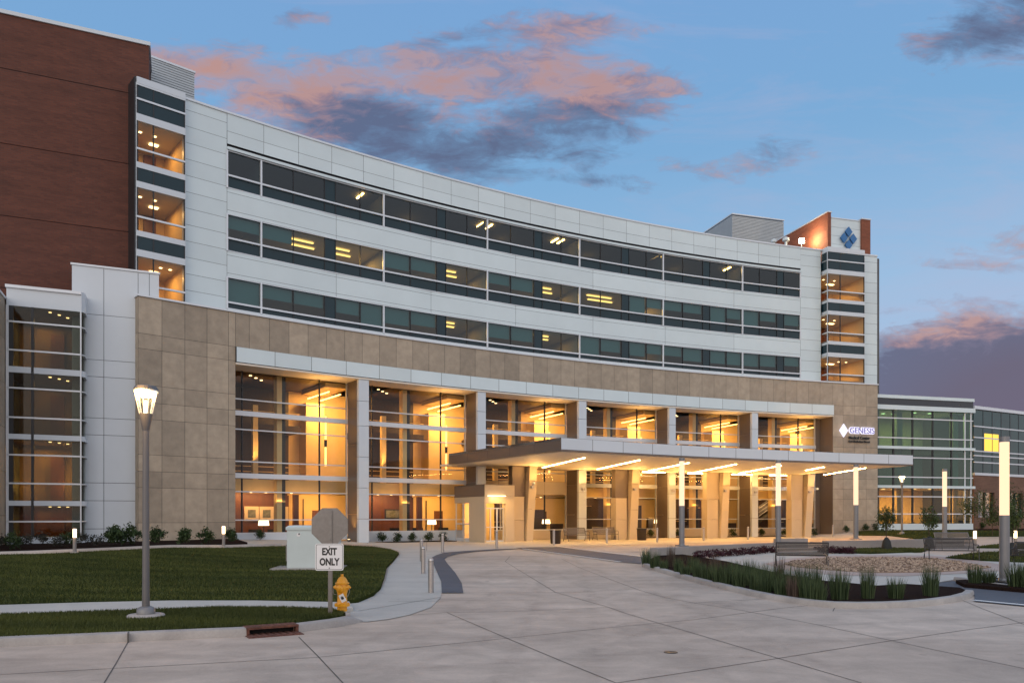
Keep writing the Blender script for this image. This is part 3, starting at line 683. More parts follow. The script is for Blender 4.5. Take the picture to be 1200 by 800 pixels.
# stone base
qa, qb, qc, qd = S(162, L0), S(276, L0), S(976, L0), S(1028.5, L0)
ZS = 14.0; zrow = [.3, 1.82, 3.72, 4.6, 5.5, 7.42, 8.32, 9.25, 11.2]; 
nall = round((qd-qa)*RR/1.22); allc = [qa+(qd-qa)*k/nall for k in range(nall+1)]
mb = MB()
cL = [c for c in allc if c < qb-.3/RR]+[qb]; cR = [qc]+[c for c in allc if c > qc+.3/RR]; cM = [qb]+[c for c in allc if qb+.3/RR < c < qc-.3/RR]+[qc]
panels(mb, 0, 0, zrow+[12.02, ZS], L0, cols=cL); panels(mb, 0, 0, zrow+[12.02, ZS], L0, cols=cR); panels(mb, 0, 0, [12.02, ZS], L0, cols=cM)
for p, o0 in ((qa, -.5), (qd, -3.0)):   # returns at the two ends
    s = 1 if p == qa else -1
    for z0, z1 in zip((zrow+[12.02])[:], (zrow+[12.02, ZS])[1:]):
        c = [pt(p,o0,z0+.01), pt(p,L0,z0+.01), pt(p,L0,z1-.01), pt(p,o0,z1-.01)]
        mb.face(c if s > 0 else c[::-1], 0, random.random())
part(mb, 'stone_cladding', ['stone', 'back'])
mb = MB(); cbox(mb, qa-.06/RR, qd+.06/RR, ZS, ZS+.10, -.2, L0+.08); part(mb, 'stone_coping', 'rail')
# fascia above the lobby
ZF0, ZF1 = 11.12, 12.02
mb = MB(); panels(mb, qb, qc, [ZF0, ZF1-.01], L0+.16, 2.35, .025); cbox(mb, qb, qc, ZF0+.01, ZF1-.01, L0-.1, L0+.12, m=1)
part(mb, 'fascia_band', ['white', 'back'])
GO = L0-1.8                              # lobby glass plane
mb = MB(); cbox(mb, qb, qc, ZF0-.12, ZF0-.02, GO-.2, L0+.10); part(mb, 'lobby_soffit', 'soffit')
# columns
cols_px = [(420,432), (559.5,569), (678,687), (784,791.5), (881,888)]
ce = []
for a, b in cols_px:
    p0, p1 = S(a, L0), S(b, L0); ce.append((p0, p1)); z0 = zg(*pt(p0,L0,0)[:2])-.05
    mb = MB(); zz = [z0, 2.3, 4.6, 6.9, 9.2, ZF0-.12]
    for za, zb_ in zip(zz[:-1], zz[1:]): cbox(mb, p0+.03/RR, p1-.03/RR, za+.008, zb_-.008, GO+.05, L0-.22, 1, 0, random.random())
    c = part(mb, 'column', 'brown')
    mb = MB(); zz = [z0, 2.0, 4.0, 6.0, 8.0, 9.6, ZF0-.12]
    for za, zb_ in zip(zz[:-1], zz[1:]): cbox(mb, p0, p1, za+.012, zb_-.012, L0-.22, L0+.04, 1, 0, random.random())
    part(mb, 'front_panel', 'white2', c)
mb = MB(); cbox(mb, S(955, GO), qc-.02/RR, .3, ZF0-.12, GO-.1, GO+.1, 1); mb.face([pt(qc-.01/RR,GO,.3), pt(qc-.01/RR,L0,.3), pt(qc-.01/RR,L0,ZF0-.1), pt(qc-.01/RR,GO,ZF0-.1)][::-1]); part(mb, 'side_wall', 'brown')
# lobby glazing, one glass wall per bay
THK, THN = [zl(8.58), zl(4.70)], [zl(9.46), zl(7.58), zl(5.59), zl(3.71), zl(1.94)]
SILL = zl(1.15)
edges = [qb]+[q for c in ce for q in c]+[S(955, GO)]
bays = [(edges[2*k], edges[2*k+1]) for k in range(6)]
for k, (a, b) in enumerate(bays):
    w = b-a; z0 = zg(*pt(a,GO,0)[:2])-.1; zc = ZF0-.12
    mb = MB()
    for z in THK:
        if k == 2 and z < 6: continue
        cbox(mb, a, b, z-.15, z+.15, GO-.12, GO+.14, 3)
    for z in THN:
        if k == 2 and z < 4.5: continue
        cbox(mb, a, b, z-.035, z+.035, GO-.06, GO+.07, 3)
    cbox(mb, a, b, SILL-.08, SILL, GO-.06, GO+.08, 3)
    cbox(mb, a, a+.05/RR, SILL-.08, zc, GO-.12, GO+.05, 1); cbox(mb, b-.06/RR, b, SILL-.08, zc, GO-.12, GO+.05, 1)
    gw = part(mb, 'glass_wall', 'rail')
    mb = MB()
    ts = (.13, .76) if k != 2 else (.13, .46, .76)
    for t in ts: cbox(mb, a+w*t-.035/RR, a+w*t+.035/RR, SILL, zc, GO-.10, GO+.035, 1)
    part(mb, 'mullion', 'dark', gw)
    mb = MB(); csheet(mb, a, b, SILL, zc, GO, 3); part(mb, 'pane', 'clear', gw)
    mb = MB(); cbox(mb, a, b, z0, SILL-.08, GO-.2, GO+.06, 3); part(mb, 'plinth', 'white2' if k < 2 else 'cream', gw)
    if k == 2:
        mb = MB(); panels(mb, a, b, [zl(3.87), zl(4.9)], GO+.12, 2.0); cbox(mb, a, b, zl(3.87), zl(4.9), GO-.2, GO+.08, m=1); part(mb, 'panel_band', ['cream', 'back'], gw)
        mb = MB(); 
        for t in (.28, .62): cbox(mb, a+w*t-.04/RR, a+w*t+.04/RR, SILL, zl(3.87), GO-.06, GO+.07, 1)
        part(mb, 'white_mullion', 'rail', gw)
    # structural column just inside, wall-washed
    mb = MB(); c = a+w*.46; cbox(mb, c-.30/RR, c+.02/RR, z0, zc, GO-.9, GO-.35, 1); cbox(mb, c+.03/RR, c+.26/RR, z0, zc, GO-.8, GO-.4, 1, 1); part(mb, 'inner_column', ['inbeige', 'dark'])
    # inside walls, set out along the sight lines into the bay
    BK = GO-5.5
    def V(t, d): g_ = pt(a+w*t, GO, 0); return S(600+F*g_.x/g_.y, GO-d)
    def V2(t, d):
        if k == 5: return V(1.0, d)+.9/RR
        g_ = pt(bays[k+1][0]+(bays[k+1][1]-bays[k+1][0])*t, GO, 0); return S(600+F*g_.x/g_.y, GO-d)
    mb = MB(); st = -.35 if k == 0 else 0
    csheet(mb, V(st,5.5), V(.50,5.5), 4.4, zc, BK, 2, 1); csheet(mb, V(.50,5.5), V2(0,5.5), 4.4, zc, BK, 3, 0)
    csheet(mb, V(st,4.2), V(.49,4.2), .35, 4.4, GO-4.2, 2, 2 if k < 2 else 1); csheet(mb, V(.40,5.2), V2(0,5.2)+.3/RR, .35, 4.4, GO-5.2, 3, 0)
    cbox(mb, V(.49,4.2), V(.49,4.2)+.1/RR, .35, 3.6, GO-5.2, GO-4.2, 1, 2)
    cbox(mb, V(.645,4.2), V(.80,4.2), 4.4, zc-.9, BK, GO-4.2, 1, 0)
    cbox(mb, V(.70,5.1), V(.78,5.1), .4, 2.6, GO-5.2, GO-5.1, 1, 2)
    cbox(mb, V(.62,5.1), V(.625,5.1), .4, 3.4, GO-5.2, GO-5.05, 1, 1)
    cbox(mb, V(.545,2.2), V(.585,2.2), .4, 3.6, GO-2.5, GO-2.2, 1, 2 if k < 2 else 1)
    part(mb, 'lobby_wall', ['inbeige', 'inbrown', 'wood'])
    mb = MB(); A_, B_ = V(st,5.5), V2(0,5.5)+.2/RR; A_ = min(A_, a)
    cbox(mb, A_, B_, zc-.02, zc+.1, BK-.2, GO-.2, 3, 1 if 0 else 3); cbox(mb, A_, B_, .30, .42, BK-.2, GO-.2, 3, 2)
    cbox(mb, A_, B_, zl(3.75), zl(4.55), BK, GO-1.0, 3, 0); cbox(mb, V(st,3.4), V(.60,3.4), zl(8.0), zl(8.45), BK, GO-3.4, 2, 3)
    for z in (zl(5.2), zl(5.55), zl(9.0), zl(9.3)):
        cbox(mb, V(st,3.4), V(.60,3.4), z-.025, z+.025, GO-3.5, GO-3.44, 2, 0)
    part(mb, 'lobby_floor', ['inbeige', 'ceil', 'floor', 'inbrown'])
    if k >= 2:
        for t_, d_, w_, h_ in ([(.20,2.2,.10,1.3), (.36,3.2,.12,2.5), (.62,3.4,.09,2.3), (.70,3.4,.05,2.3), (.84,2.4,.13,1.15)] if k % 2 == 0 else [(.12,3.0,.08,2.6), (.40,2.0,.14,1.2), (.66,3.0,.16,2.7), (.90,2.6,.06,1.6)]):
            mb = MB(); q = V(t_, d_); cbox(mb, q, q+w*w_, .42, .42+h_, GO-d_-.3, GO-d_, 1); cbox(mb, q-.06/RR, q+w*w_+.06/RR, .42+h_, .47+h_, GO-d_-.35, GO-d_+.05, 1, 1); part(mb, 'lobby_cabinet', ['inbrown', 'inbeige'])
    if k == 5:
        A1 = pt(V(.02,3.4), GO-3.4, .8); A2 = pt(V(.98,3.4), GO-3.4, 5.4); mb = MB()
        for o_ in (0, .9): mb.tube([A1+Vector((0,o_,0)), A2+Vector((0,o_,0))], .2, 4)
        stair = part(mb, 'staircase', 'dark'); mb = MB()
        for o_ in (0, .9):
            for h_ in (.55, .9, 1.25): mb.tube([A1+Vector((0,o_,h_)), A2+Vector((0,o_,h_))], .035, 5)
        part(mb, 'handrail', 'rail', stair)
    # lamps: cove strips on the lobby ceiling, downlights, wall washer column, tube sconce
    mb = MB()
    for t in (.80, .90): q = V(t, 1.5); cbox(mb, q-.045/RR, q+.045/RR, zc-.62-t+.8, zc-.56-t+.8, GO-4.4, GO-.7, 1)
    part(mb, 'cove_light', 'E_cove')
    mb = MB(); cbox(mb, V(.76,1.5), V(.97,1.5), zc-.30, zc-.03, GO-4.8, GO-.5, 1); part(mb, 'ceiling_raft', 'inbeige')
    mb = MB()
    for t, o in ((.10,-1.0), (.24,-1.0), (.31,-1.6), (.38,-2.2)): cbox(mb, a+w*t-.07/RR, a+w*t+.07/RR, zc-.06, zc-.03, GO+o-.07, GO+o+.07, 1)
    for t, o in ((.12,-1.8), (.28,-1.8), (.40,-1.8), (.62,-2), (.86,-2)): cbox(mb, a+w*t-.06/RR, a+w*t+.06/RR, zl(3.75)-.04, zl(3.75)-.01, GO+o-.06, GO+o+.06, 1)
    part(mb, 'downlight', 'E_spot')
    mb = MB(); cbox(mb, V(.215,2.0), V(.255,2.0), 4.5, zc-1.7, GO-2.3, GO-2.0, 1); part(mb, 'lit_pilaster', 'inbeige')
    mb = MB(); c = V(.815,1.1); cbox(mb, c-.05/RR, c+.05/RR, zl(7.4), zl(9.0), GO-1.2, GO-1.1, 1); cbox(mb, c-.05/RR, c+.05/RR, zl(5.6), zl(6.9), GO-1.2, GO-1.1, 1); part(mb, 'tube_sconce', 'E_tube')
    if k < 2:
        mb = MB(); cbox(mb, c-.07/RR, c+.07/RR, zl(6.9), zl(7.4), GO-1.22, GO-1.08, 1); part(mb, 'sconce_bracket', 'dark')
    pw = [1, 1, .8, .75, .75, .75][k]
    lamp('AREA', 'lobby_lamp', pt(V(.86,2.6), GO-2.6, zc-.75), 420*pw, WARM, 1.6, 2.2, tuple(pt(V(.83,5.5),GO-5.5,4)-pt(V(.86,2.6),GO-2.6,zc-.7)), H)
    lamp('SPOT', 'pilaster_lamp', pt(V(.235,1.5), GO-1.5, 4.7), (900 if k < 2 else 350)*pw, WARM, .06, None, tuple(pt(V(.235,2.1),GO-2.1,9)-pt(V(.235,1.5),GO-1.5,4.7)), H, 34)
    lamp('AREA', 'lobby_lamp', pt(V(.25,3.1), GO-3.1, 3.6), 70 if k < 2 else 30, (1,.52,.20), 3.2, .3, tuple(pt(V(.25,4.2),GO-4.2,1.6)-pt(V(.25,3.1),GO-3.1,3.6)), H)
    lamp('AREA', 'lobby_lamp', pt(V(.78,3.2), GO-3.2, 3.6), 130 if k < 2 else 48, WARM, 2.6, .6, tuple(pt(V(.78,5.2),GO-5.2,.6)-pt(V(.78,3.2),GO-3.2,3.6)), H)
    lamp('AREA', 'bulkhead_lamp', pt(a+w*.5, GO-.35, 3.1), 26, WARM, 5, .2, tuple(pt(a+w*.5,GO-1.2,4.1)-pt(a+w*.5,GO-.35,3.1)), H)

# uplights at the feet of the columns wash the soffit and the column sides
for i, (p0, p1) in enumerate(ce[:2]):
    q = p0-.35/RR; g = pt(q, L0-.7, 0); g.z = zg(g.x, g.y)+.02
    u = tag(MB().build('uplight', 'galv'), 'small ground uplight glowing at the foot of the '+ORD[i]+' white lobby column', 'uplight', 'ground uplights at the columns')
    mb = MB(); mb.lathe([(.10,0),(.13,.06),(.13,.14),(.09,.15)], (0,0,0), 14); bpy.data.objects.remove(u)
    u = tag(mb.build('uplight', 'galv'), 'small ground uplight glowing at the foot of the '+ORD[i]+' white lobby column', 'uplight', 'ground uplights at the columns'); u.location = g
    mb = MB(); mb.lathe([(.085,.151),(.085,.16)], (0,0,0), 12); mb.build('lens', 'E_spot', u)
    lamp('SPOT', 'uplight_lamp', g+Vector((0,0,.2)), 300, WARM, .06, None, (.03,.0,1), None, 60)
for k, (a, b) in enumerate(bays):
    q2 = b-(b-a)*.25
    lamp('AREA', 'soffit_wash_lamp', pt(q2, GO+.9, ZF0-1.3), 22, WARM, 2.0, .3, (0,0,1), H)

# ------------------------------------------------------------------ entrance canopy, piers, vestibule
CF, CZ0, CZ1 = 14.3, 5.73, 6.49; cA, cB = S(657.5, CF), S(1070, CF)
mb = MB(); cbox(mb, cA, cB, CZ1-.14, CZ1-.02, L0, CF-.1); cano = part(mb, 'entrance_canopy', 'louvre')
mb = MB(); panels(mb, cA, cB, [CZ0+.10, CZ1], CF, 2.55, .03); cbox(mb, cA, cB, CZ0+.10, CZ1-.005, CF-.3, CF-.04, m=1, ends=False); part(mb, 'front_fascia', ['white2', 'back'], cano)
for p, s in ((cA, 1), (cB, -1)):
    mb = MB(); n = 5
    for k in range(n):
        o0 = L0+(CF-L0)*k/n; o1 = L0+(CF-L0)*(k+1)/n
        c = [pt(p,o0+.012,CZ0+.1), pt(p,o1-.012,CZ0+.1), pt(p,o1-.012,CZ1), pt(p,o0+.012,CZ1)]; mb.face(c if s > 0 else c[::-1], 0, random.random())
        cc = p+s*.03/RR; c = [pt(cc,o0,CZ0+.1), pt(cc,o1,CZ0+.1), pt(cc,o1,CZ1-.02), pt(cc,o0,CZ1-.02)]; mb.face(c if s > 0 else c[::-1], 1)
    part(mb, 'side_fascia', ['brown', 'back'], cano)
mb = MB(); cbox(mb, cA+.25/RR, cB-.25/RR, CZ0, CZ0+.12, GO, CF-.25); part(mb, 'canopy_soffit', 'soffit', cano)
mb = MB(); cbox(mb, cA, cB, CZ0+.03, CZ0+.10, CF-.25, CF-.02); cbox(mb, cA, cA+.25/RR, CZ0+.03, CZ0+.1, GO+1.8, CF-.25); cbox(mb, cB-.25/RR, cB, CZ0+.03, CZ0+.1, GO+1.8, CF-.25); part(mb, 'edge_trim', 'brown', cano)
strips = [((2.24,56),(4.41,46.7)), ((6.45,58),(8.07,48.6)), ((10.7,60.5),(11.76,51.1)), ((14.8,62.3),(15.3,52.4)), ((18.8,63.5),(18.8,53.7)), ((22.7,59.3),(22.5,55.4)), ((26.7,65.8),(26.0,56.5))]
for i, (p, q) in enumerate(strips):
    p = Vector((*p, 0)); q = Vector((*q, 0)); d = (q-p).normalized(); n = Vector((-d.y, d.x, 0))*.032
    mb = MB(); mb.hexa([Vector((v.x, v.y, z)) for z in (CZ0-.022, CZ0-.002) for v in (p-n, p+n, q+n, q-n)]); part(mb, 'strip_light', 'E_strip', cano)
for a, b in ((753,779), (806,831), (858,881), (902,929)):
    mb = MB(); o = 1.3; cbox(mb, S(a,o), S(b,o), CZ0-.05, CZ0-.002, o-.03, o+.03, 1); part(mb, 'strip_light', 'E_strip', cano)
# added uplights on columns and piers, put in to brighten the canopy soffit
for i, (p0, p1) in enumerate(ce[2:]+[(S(622,3.2), S(624,3.2)), (S(742,3.2), S(744,3.2)), (S(848,3.2), S(850,3.2)), (S(947,3.2), S(949,3.2))]):
    c = (p0+p1)/2; of = L0+.06 if i < 3 else 3.24
    mb = MB(); cbox(mb, c-.12/RR, c+.12/RR, 4.15, 4.32, of, of+.14, 1); part(mb, 'added_uplight', 'steel')
    lamp('AREA', 'added_uplight_lamp', pt(c, of+.45, 4.3), 75, WARM, .5, .3, tuple(pt(c, of+3.2, 8)-pt(c, of+.35, 4.4)), H)
# piers: white tapered blade with a stone box beside it
PO = 3.2
for i, (g0, w0, w1, t0, t1) in enumerate([(603,617,624.5,621,630), (724,737.5,746.5,741.5,750), (831,844.5,852.5,848,856), (930,943,950.5,947.5,955)]):
    a0, a1, b0, b1, g = S(w0,PO), S(w1,PO), S(t0,PO), S(t1,PO), S(g0,PO); z0 = zg(*pt(a0,PO,0)[:2])-.05
    mb = MB(); zc = CZ0+.02
    for f0, f1 in ((0,.43),(.43,.80),(.80,1)):
        A0 = a0+(b0-a0)*f0; A1 = a1+(b1-a1)*f0; B0 = a0+(b0-a0)*f1; B1 = a1+(b1-a1)*f1; za = z0+(zc-z0)*f0+.01; zb_ = z0+(zc-z0)*f1-.01
        mb.hexa([pt(A0,PO,za), pt(A1,PO,za), pt(A1,PO-2.0,za), pt(A0,PO-2.0,za), pt(B0,PO,zb_), pt(B1,PO,zb_), pt(B1,PO-2.0,zb_), pt(B0,PO-2.0,zb_)], 0, random.random())
    pr = part(mb, 'pier', 'cream')
    mb = MB(); gm = a0-.04/RR
    cbox(mb, g, gm, z0, 1.9, PO-.95, PO-.25, 1, 0, .4); cbox(mb, g, gm, 1.92, 3.55, PO-.95, PO-.25, 1, 0, .6); part(mb, 'lower_box', 'cream', pr)
    mb = MB(); cbox(mb, g+.10/RR, a0+.2/RR, 3.57, zc, PO-1.0, PO-.45, 1, 0, .4); part(mb, 'upper_box', 'brown' if i < 2 else 'cream', pr)
    if i in (0, 3):
        mb = MB(); q = (a0 if i == 0 else a1)+.55/RR; mb.lathe([(.05,-.2),(.09,-.19),(.10,.05),(.02,.08)], pt(q, PO+.12, 4.5), 12, 0, 'y'); mb.box(-.03,.03,-.0,.2,-.04,.04, 0, Matrix.Translation(pt(q, PO, 4.55))); part(mb, 'security_camera', 'white', pr)
# vestibule
vO = GO+4.35; v0, v1 = S(568, vO), S(603, vO); zv = zg(*pt(v0,vO,0)[:2])
mb = MB(); cbox(mb, v0, v1, 3.58, 4.30, GO, vO); vest = part(mb, 'vestibule', 'cream')
mb = MB(); mb.face([pt(v0-.02/RR,GO,3.52), pt(v0-.02/RR,vO,3.52), pt(v0-.02/RR,vO,4.34), pt(v0-.02/RR,GO,4.34)]); cbox(mb, v0-.02/RR, v1, 4.30, 4.34, GO, vO+.02); part(mb, 'roof_fascia', 'brown', vest)
mb = MB(); pw_ = .12/RR
d0, d1 = S(567+3, vO), S(593, vO)
cbox(mb, v0, d0, zv, 3.58, vO-.5, vO-.02, 1); cbox(mb, d1, v1, zv, 3.58, vO-.5, vO-.02, 1); cbox(mb, d0, d1, 3.05, 3.58, vO-.5, vO-.02, 1)
cbox(mb, v0, v0+pw_, zv, 3.58, GO+2.4, vO-.5, 1); cbox(mb, v0, v0+pw_, 3.1, 3.58, GO, GO+2.4, 1); cbox(mb, v0, v0+pw_, zv, 3.1, GO+2.2, GO+2.4, 1)
part(mb, 'vestibule_wall', 'cream', vest)
mb = MB(); cbox(mb, v0+.03/RR, v0+.09/RR, zv, zv+.25, GO+.1, GO+2.2, 1); cbox(mb, v0+.03/RR, v0+.09/RR, 1.6, 1.68, GO+.1, GO+2.2, 1)
for o in (.15, 1.2, 2.15): cbox(mb, v0+.03/RR, v0+.09/RR, zv, 3.1, GO+o-.05, GO+o+.05, 1)
part(mb, 'side_window', 'rail', vest)
for k in range(3):
    a = d0+(d1-d0)*k/3; b = d0+(d1-d0)*(k+1)/3; e = .045/RR
    mb = MB(); cbox(mb, a, a+e, zv+.02, 2.75, vO-.4, vO-.32, 1); cbox(mb, b-e, b, zv+.02, 2.75, vO-.4, vO-.32, 1); cbox(mb, a, b, 2.68, 2.76, vO-.4, vO-.32, 1); cbox(mb, a, b, zv+.02, zv+.14, vO-.4, vO-.32, 1); cbox(mb, a, b, zv+1.0, zv+1.06, vO-.4, vO-.32, 1)
    csheet(mb, a, b, zv+.1, 2.7, vO-.36, 1, 1); part(mb, 'sliding_door', ['rail', 'clear'], vest)
mb = MB(); cbox(mb, v0+.2/RR, v1-.2/RR, 3.50, 3.56, vO-1.8, vO-1.4, 1); cbox(mb, v0+.2/RR, v0+1.6/RR, 3.53, 3.57, vO+.05, vO+.2, 1); part(mb, 'vestibule_light', 'E_lens', vest)
mb = MB(); csheet(mb, v0, v1, zv, 3.5, GO+1.5, 1); part(mb, 'inner_wall', 'inbeige', vest)
lamp('AREA', 'vestibule_lamp', pt((v0+v1)/2, vO-1.5, 3.45), 130, WARM, 1.6, 1.6, (0,0,-1), H)
lamp('AREA', 'vestibule_lamp', pt((v0+v1)/2, vO+.5, 3.5), 30, WARM, 1.6, .3, (0,0,-1), H)

# wall sign
def text_mesh(body, size, depth, m, parent, M4, name='lettering', align='LEFT', bold=0., sx=1.):
    cu = bpy.data.curves.new('t', 'FONT'); cu.body = body; cu.size = size; cu.extrude = depth; cu.align_x = align; cu.align_y = 'CENTER'; cu.offset = bold
    o = bpy.data.objects.new('t', cu); COL.objects.link(o); dg = bpy.context.evaluated_depsgraph_get()
    me = bpy.data.meshes.new_from_object(o.evaluated_get(dg)); bpy.data.objects.remove(o)
    me.transform(M4 @ Matrix.Diagonal((sx, 1, 1, 1))); me.materials.clear(); me.materials.append(M_[m])
    ob = bpy.data.objects.new(name, me); COL.objects.link(ob)
    if parent: ob.parent = parent
    return ob
sp0 = S(990, L0); sg = pt(sp0, L0+.12, 0); sgz = zl(EYE+(605-506.5)*.0795)
sg = Vector((sg.x, sg.y, sgz)); tdir = math.atan2((pt(sp0+.01,L0,0)-pt(sp0,L0,0)).y, (pt(sp0+.01,L0,0)-pt(sp0,L0,0)).x)
sn = thing('wall_sign', 'glowing white hospital name sign with a diamond emblem on the stone wall', 'sign', sg, tdir)
up = Matrix.Rotation(math.pi/2, 4, 'X')
def dia(mb, cx, cz, hw, hh, y0, y1, m=0):
    poly = [(cx-hw,cz),(cx,cz-hh),(cx+hw,cz),(cx,cz+hh)]; mb.prism(poly, -y0, -y1, m, up)
mb = MB(); dia(mb, -.18, .02, .44, .60, .10, .0); mb.build('emblem', 'E_sign', sn)
text_mesh('GENESIS', .72, .05, 'E_sign', sn, Matrix.Translation((.32,-.03,.02)) @ up, 'letter_halo', bold=.055)
text_mesh('GENESIS', .72, .02, 'E_signb', sn, Matrix.Translation((.32,-.105,.02)) @ up, 'lettering', bold=-.004)
text_mesh('Medical Center', .36, .03, 'ink', sn, Matrix.Translation((.30,-.0,-.60)) @ up, 'lettering', bold=.006)
text_mesh('East Rusholme Street', .26, .03, 'ink', sn, Matrix.Translation((.30,-.0,-.93)) @ up, 'lettering', bold=.006)
lamp('POINT', 'sign_lamp', sg+Vector((1.0,-1.2,.1)), 10, (.8,.8,1), .5)

# ------------------------------------------------------------------ roof penthouses on the hospital
def obox(mb, o, u, n, x0, x1, y0, y1, z0, z1, m=0, uvs=True, pv=.5):
    """box in a rotated plan frame: o origin, u along, n outwards; brick UVs in metres"""
    def q(x, y, z): return Vector((o.x+u.x*x+n.x*y, o.y+u.y*x+n.y*y, z))
    def f(pts, uv): mb.face([q(*p) for p in pts], m, pv, uv)
    f([(x0,y1,z0),(x1,y1,z0),(x1,y1,z1),(x0,y1,z1)], [(x0,z0),(x1,z0),(x1,z1),(x0,z1)])
    f([(x1,y0,z0),(x0,y0,z0),(x0,y0,z1),(x1,y0,z1)], [(x1,z0),(x0,z0),(x0,z1),(x1,z1)])
    f([(x0,y0,z0),(x0,y1,z0),(x0,y1,z1),(x0,y0,z1)], [(y0,z0),(y1,z0),(y1,z1),(y0,z1)])
    f([(x1,y1,z0),(x1,y0,z0),(x1,y0,z1),(x1,y1,z1)], [(y1,z0),(y0,z0),(y0,z1),(y1,z1)])
    f([(x0,y1,z1),(x1,y1,z1),(x1,y0,z1),(x0,y0,z1)], [(x0,y1),(x1,y1),(x1,y0),(x0,y0)])
    f([(x0,y0,z0),(x1,y0,z0),(x1,y1,z0),(x0,y1,z0)], [(x0,y0),(x1,y0),(x1,y1),(x0,y1)])
def frame_at(ph, off):
    o = pt(ph, off, 0); u = (pt(ph+.01, off, 0)-o).normalized(); n = Vector((u.y, -u.x, 0)); return o, u, n
o_, u_, n_ = frame_at(S(970, -.3), -.3)
Lp = 3.6
mb = MB(); obox(mb, o_, u_, n_, 0, .35, -9, 0, 25.2, 29.75); obox(mb, o_, u_, n_, Lp, Lp+.95, -4, .1, 25.2, 29.45); pent = part(mb, 'penthouse', 'brick2')
mb = MB()
for k in range(5): obox(mb, o_, u_, n_, .35, Lp, -3.5, -.1, 25.4+k*.78+.01, 25.4+(k+1)*.78-.01, pv=random.random())
part(mb, 'penthouse_panel', 'white', pent)
mb = MB(); obox(mb, o_, u_, n_, -.05, .42, -9.05, .05, 29.75, 29.85); obox(mb, o_, u_, n_, .42, Lp, -3.5, -.05, 29.3, 29.38); obox(mb, o_, u_, n_, Lp-.05, Lp+1.0, -4, .15, 29.45, 29.55); part(mb, 'coping', 'rail', pent)
mb = MB()
em = o_+u_*(Lp*.56+.35*.4)+n_*.0; em.z = 27.55
X = Matrix.Translation(em) @ Matrix.Rotation(math.atan2(u_.y,u_.x), 4, 'Z')
for dx, dz in ((0,.60),(0,-.60),(-.50,0),(.50,0)):
    poly = [(dx-.385,dz),(dx,dz-.46),(dx+.385,dz),(dx,dz+.46)]; mb.prism(poly, .02, .16, 0, X @ up)
ob = part(mb, 'roof_emblem', 'blue', pent)
fl = pt(S(939, -2.5), -2.5, 0); fl.z = 27.75
fo = thing('floodlight', 'bright rooftop floodlight shining in front of the orange brick penthouse wall', 'floodlight', Vector((fl.x, fl.y, 25.2)))
mb = MB(); mb.tube([(0,0,0),(0,0,2.4)], .05); mb.box(-.25,.25,-.1,.15,2.32,2.78); mb.build('bracket', 'galv', fo)
mb = MB(); mb.box(-.23,.23,-.13,-.102,2.34,2.76); mb.build('lens', 'E_flood', fo)
lamp('POINT', 'floodlight_lamp', fl+Vector((.5,-.5,.0)), 380, (1,.72,.42), .15)
vt = thing('roof_vent', 'pair of small white roof vent cowls beside the rooftop floodlight', 'roof vent', pt(S(921,-2.5),-2.5,25.2))
mb = MB(); mb.tube([(0,0,0),(0,0,2.4)], .12); mb.lathe([(.1,2.3),(.30,2.4),(.30,2.65),(.05,2.8)]); mb.tube([(-1.1,0,0),(-1.1,0,2.4)], .1); mb.lathe([(.1,2.2),(.24,2.3),(.24,2.5),(.05,2.6)], (-1.1,0,0)); mb.tube([(0,0,1.9),(-1.1,0,1.9)], .05); mb.build('vent_cowl', 'white', vt)
# louvred mechanical screens
def louvre_box(o, u, n, x0, x1, y0, y1, z0, z1, name, label):
    r = thing(name, label, 'roof plant', (o.x, o.y, 25.2)); mb = MB(); k = 0; z = z0
    obox(mb, o, u, n, x0+.12, x1-.12, y0+.12, y1-.12, z0, z1-.1, 1)
    while z < z1-.2:
        obox(mb, o, u, n, x0, x1, y1-.1, y1, z, z+.115); obox(mb, o, u, n, x0, x0+.1, y0, y1-.1, z, z+.115); obox(mb, o, u, n, x1-.1, x1, y0, y1-.1, z, z+.115); z += .15
    mb.build('louvre_screen', ['louvre', 'dim'], r, (o.x,o.y,25.2))
    mb = MB(); obox(mb, o, u, n, x0-.05, x1+.05, y1-.1, y1+.05, z1-.1, z1+.02); obox(mb, o, u, n, x0-.05, x0+.1, y0, y1-.1, z1-.1, z1+.02); obox(mb, o, u, n, x1-.1, x1+.05, y0, y1-.1, z1-.1, z1+.02)
    mb.build('coping', 'rail', r, (o.x,o.y,25.2)); return r
o2, u2, n2 = frame_at(S(858,-12), -12)
louvre_box(o2, u2, n2, 0, 6.3, -8, 0, 25.2, 2.15+355*o2.y/F, 'mechanical_screen', 'pale louvred mechanical penthouse on the roof left of the orange brick fin')
mb = MB(); o3, u3, n3 = frame_at(S(870,-3), -3); obox(mb, o3, u3, n3, -.6, 3.0, -2, 0, 25.2, 26.9); part(mb, 'roof_hatch', 'white2')
o4, u4, n4 = frame_at(S(178,-3.2), -3.2)
louvre_box(o4, u4, n4, -.05, (S(228,-3.2)-S(178,-3.2))*(RR+3), -5, 0, 25.2, 2.15+(605-66)*o4.y/F, 'mechanical_screen', 'grey louvred rooftop screen beside the dark brick tower')

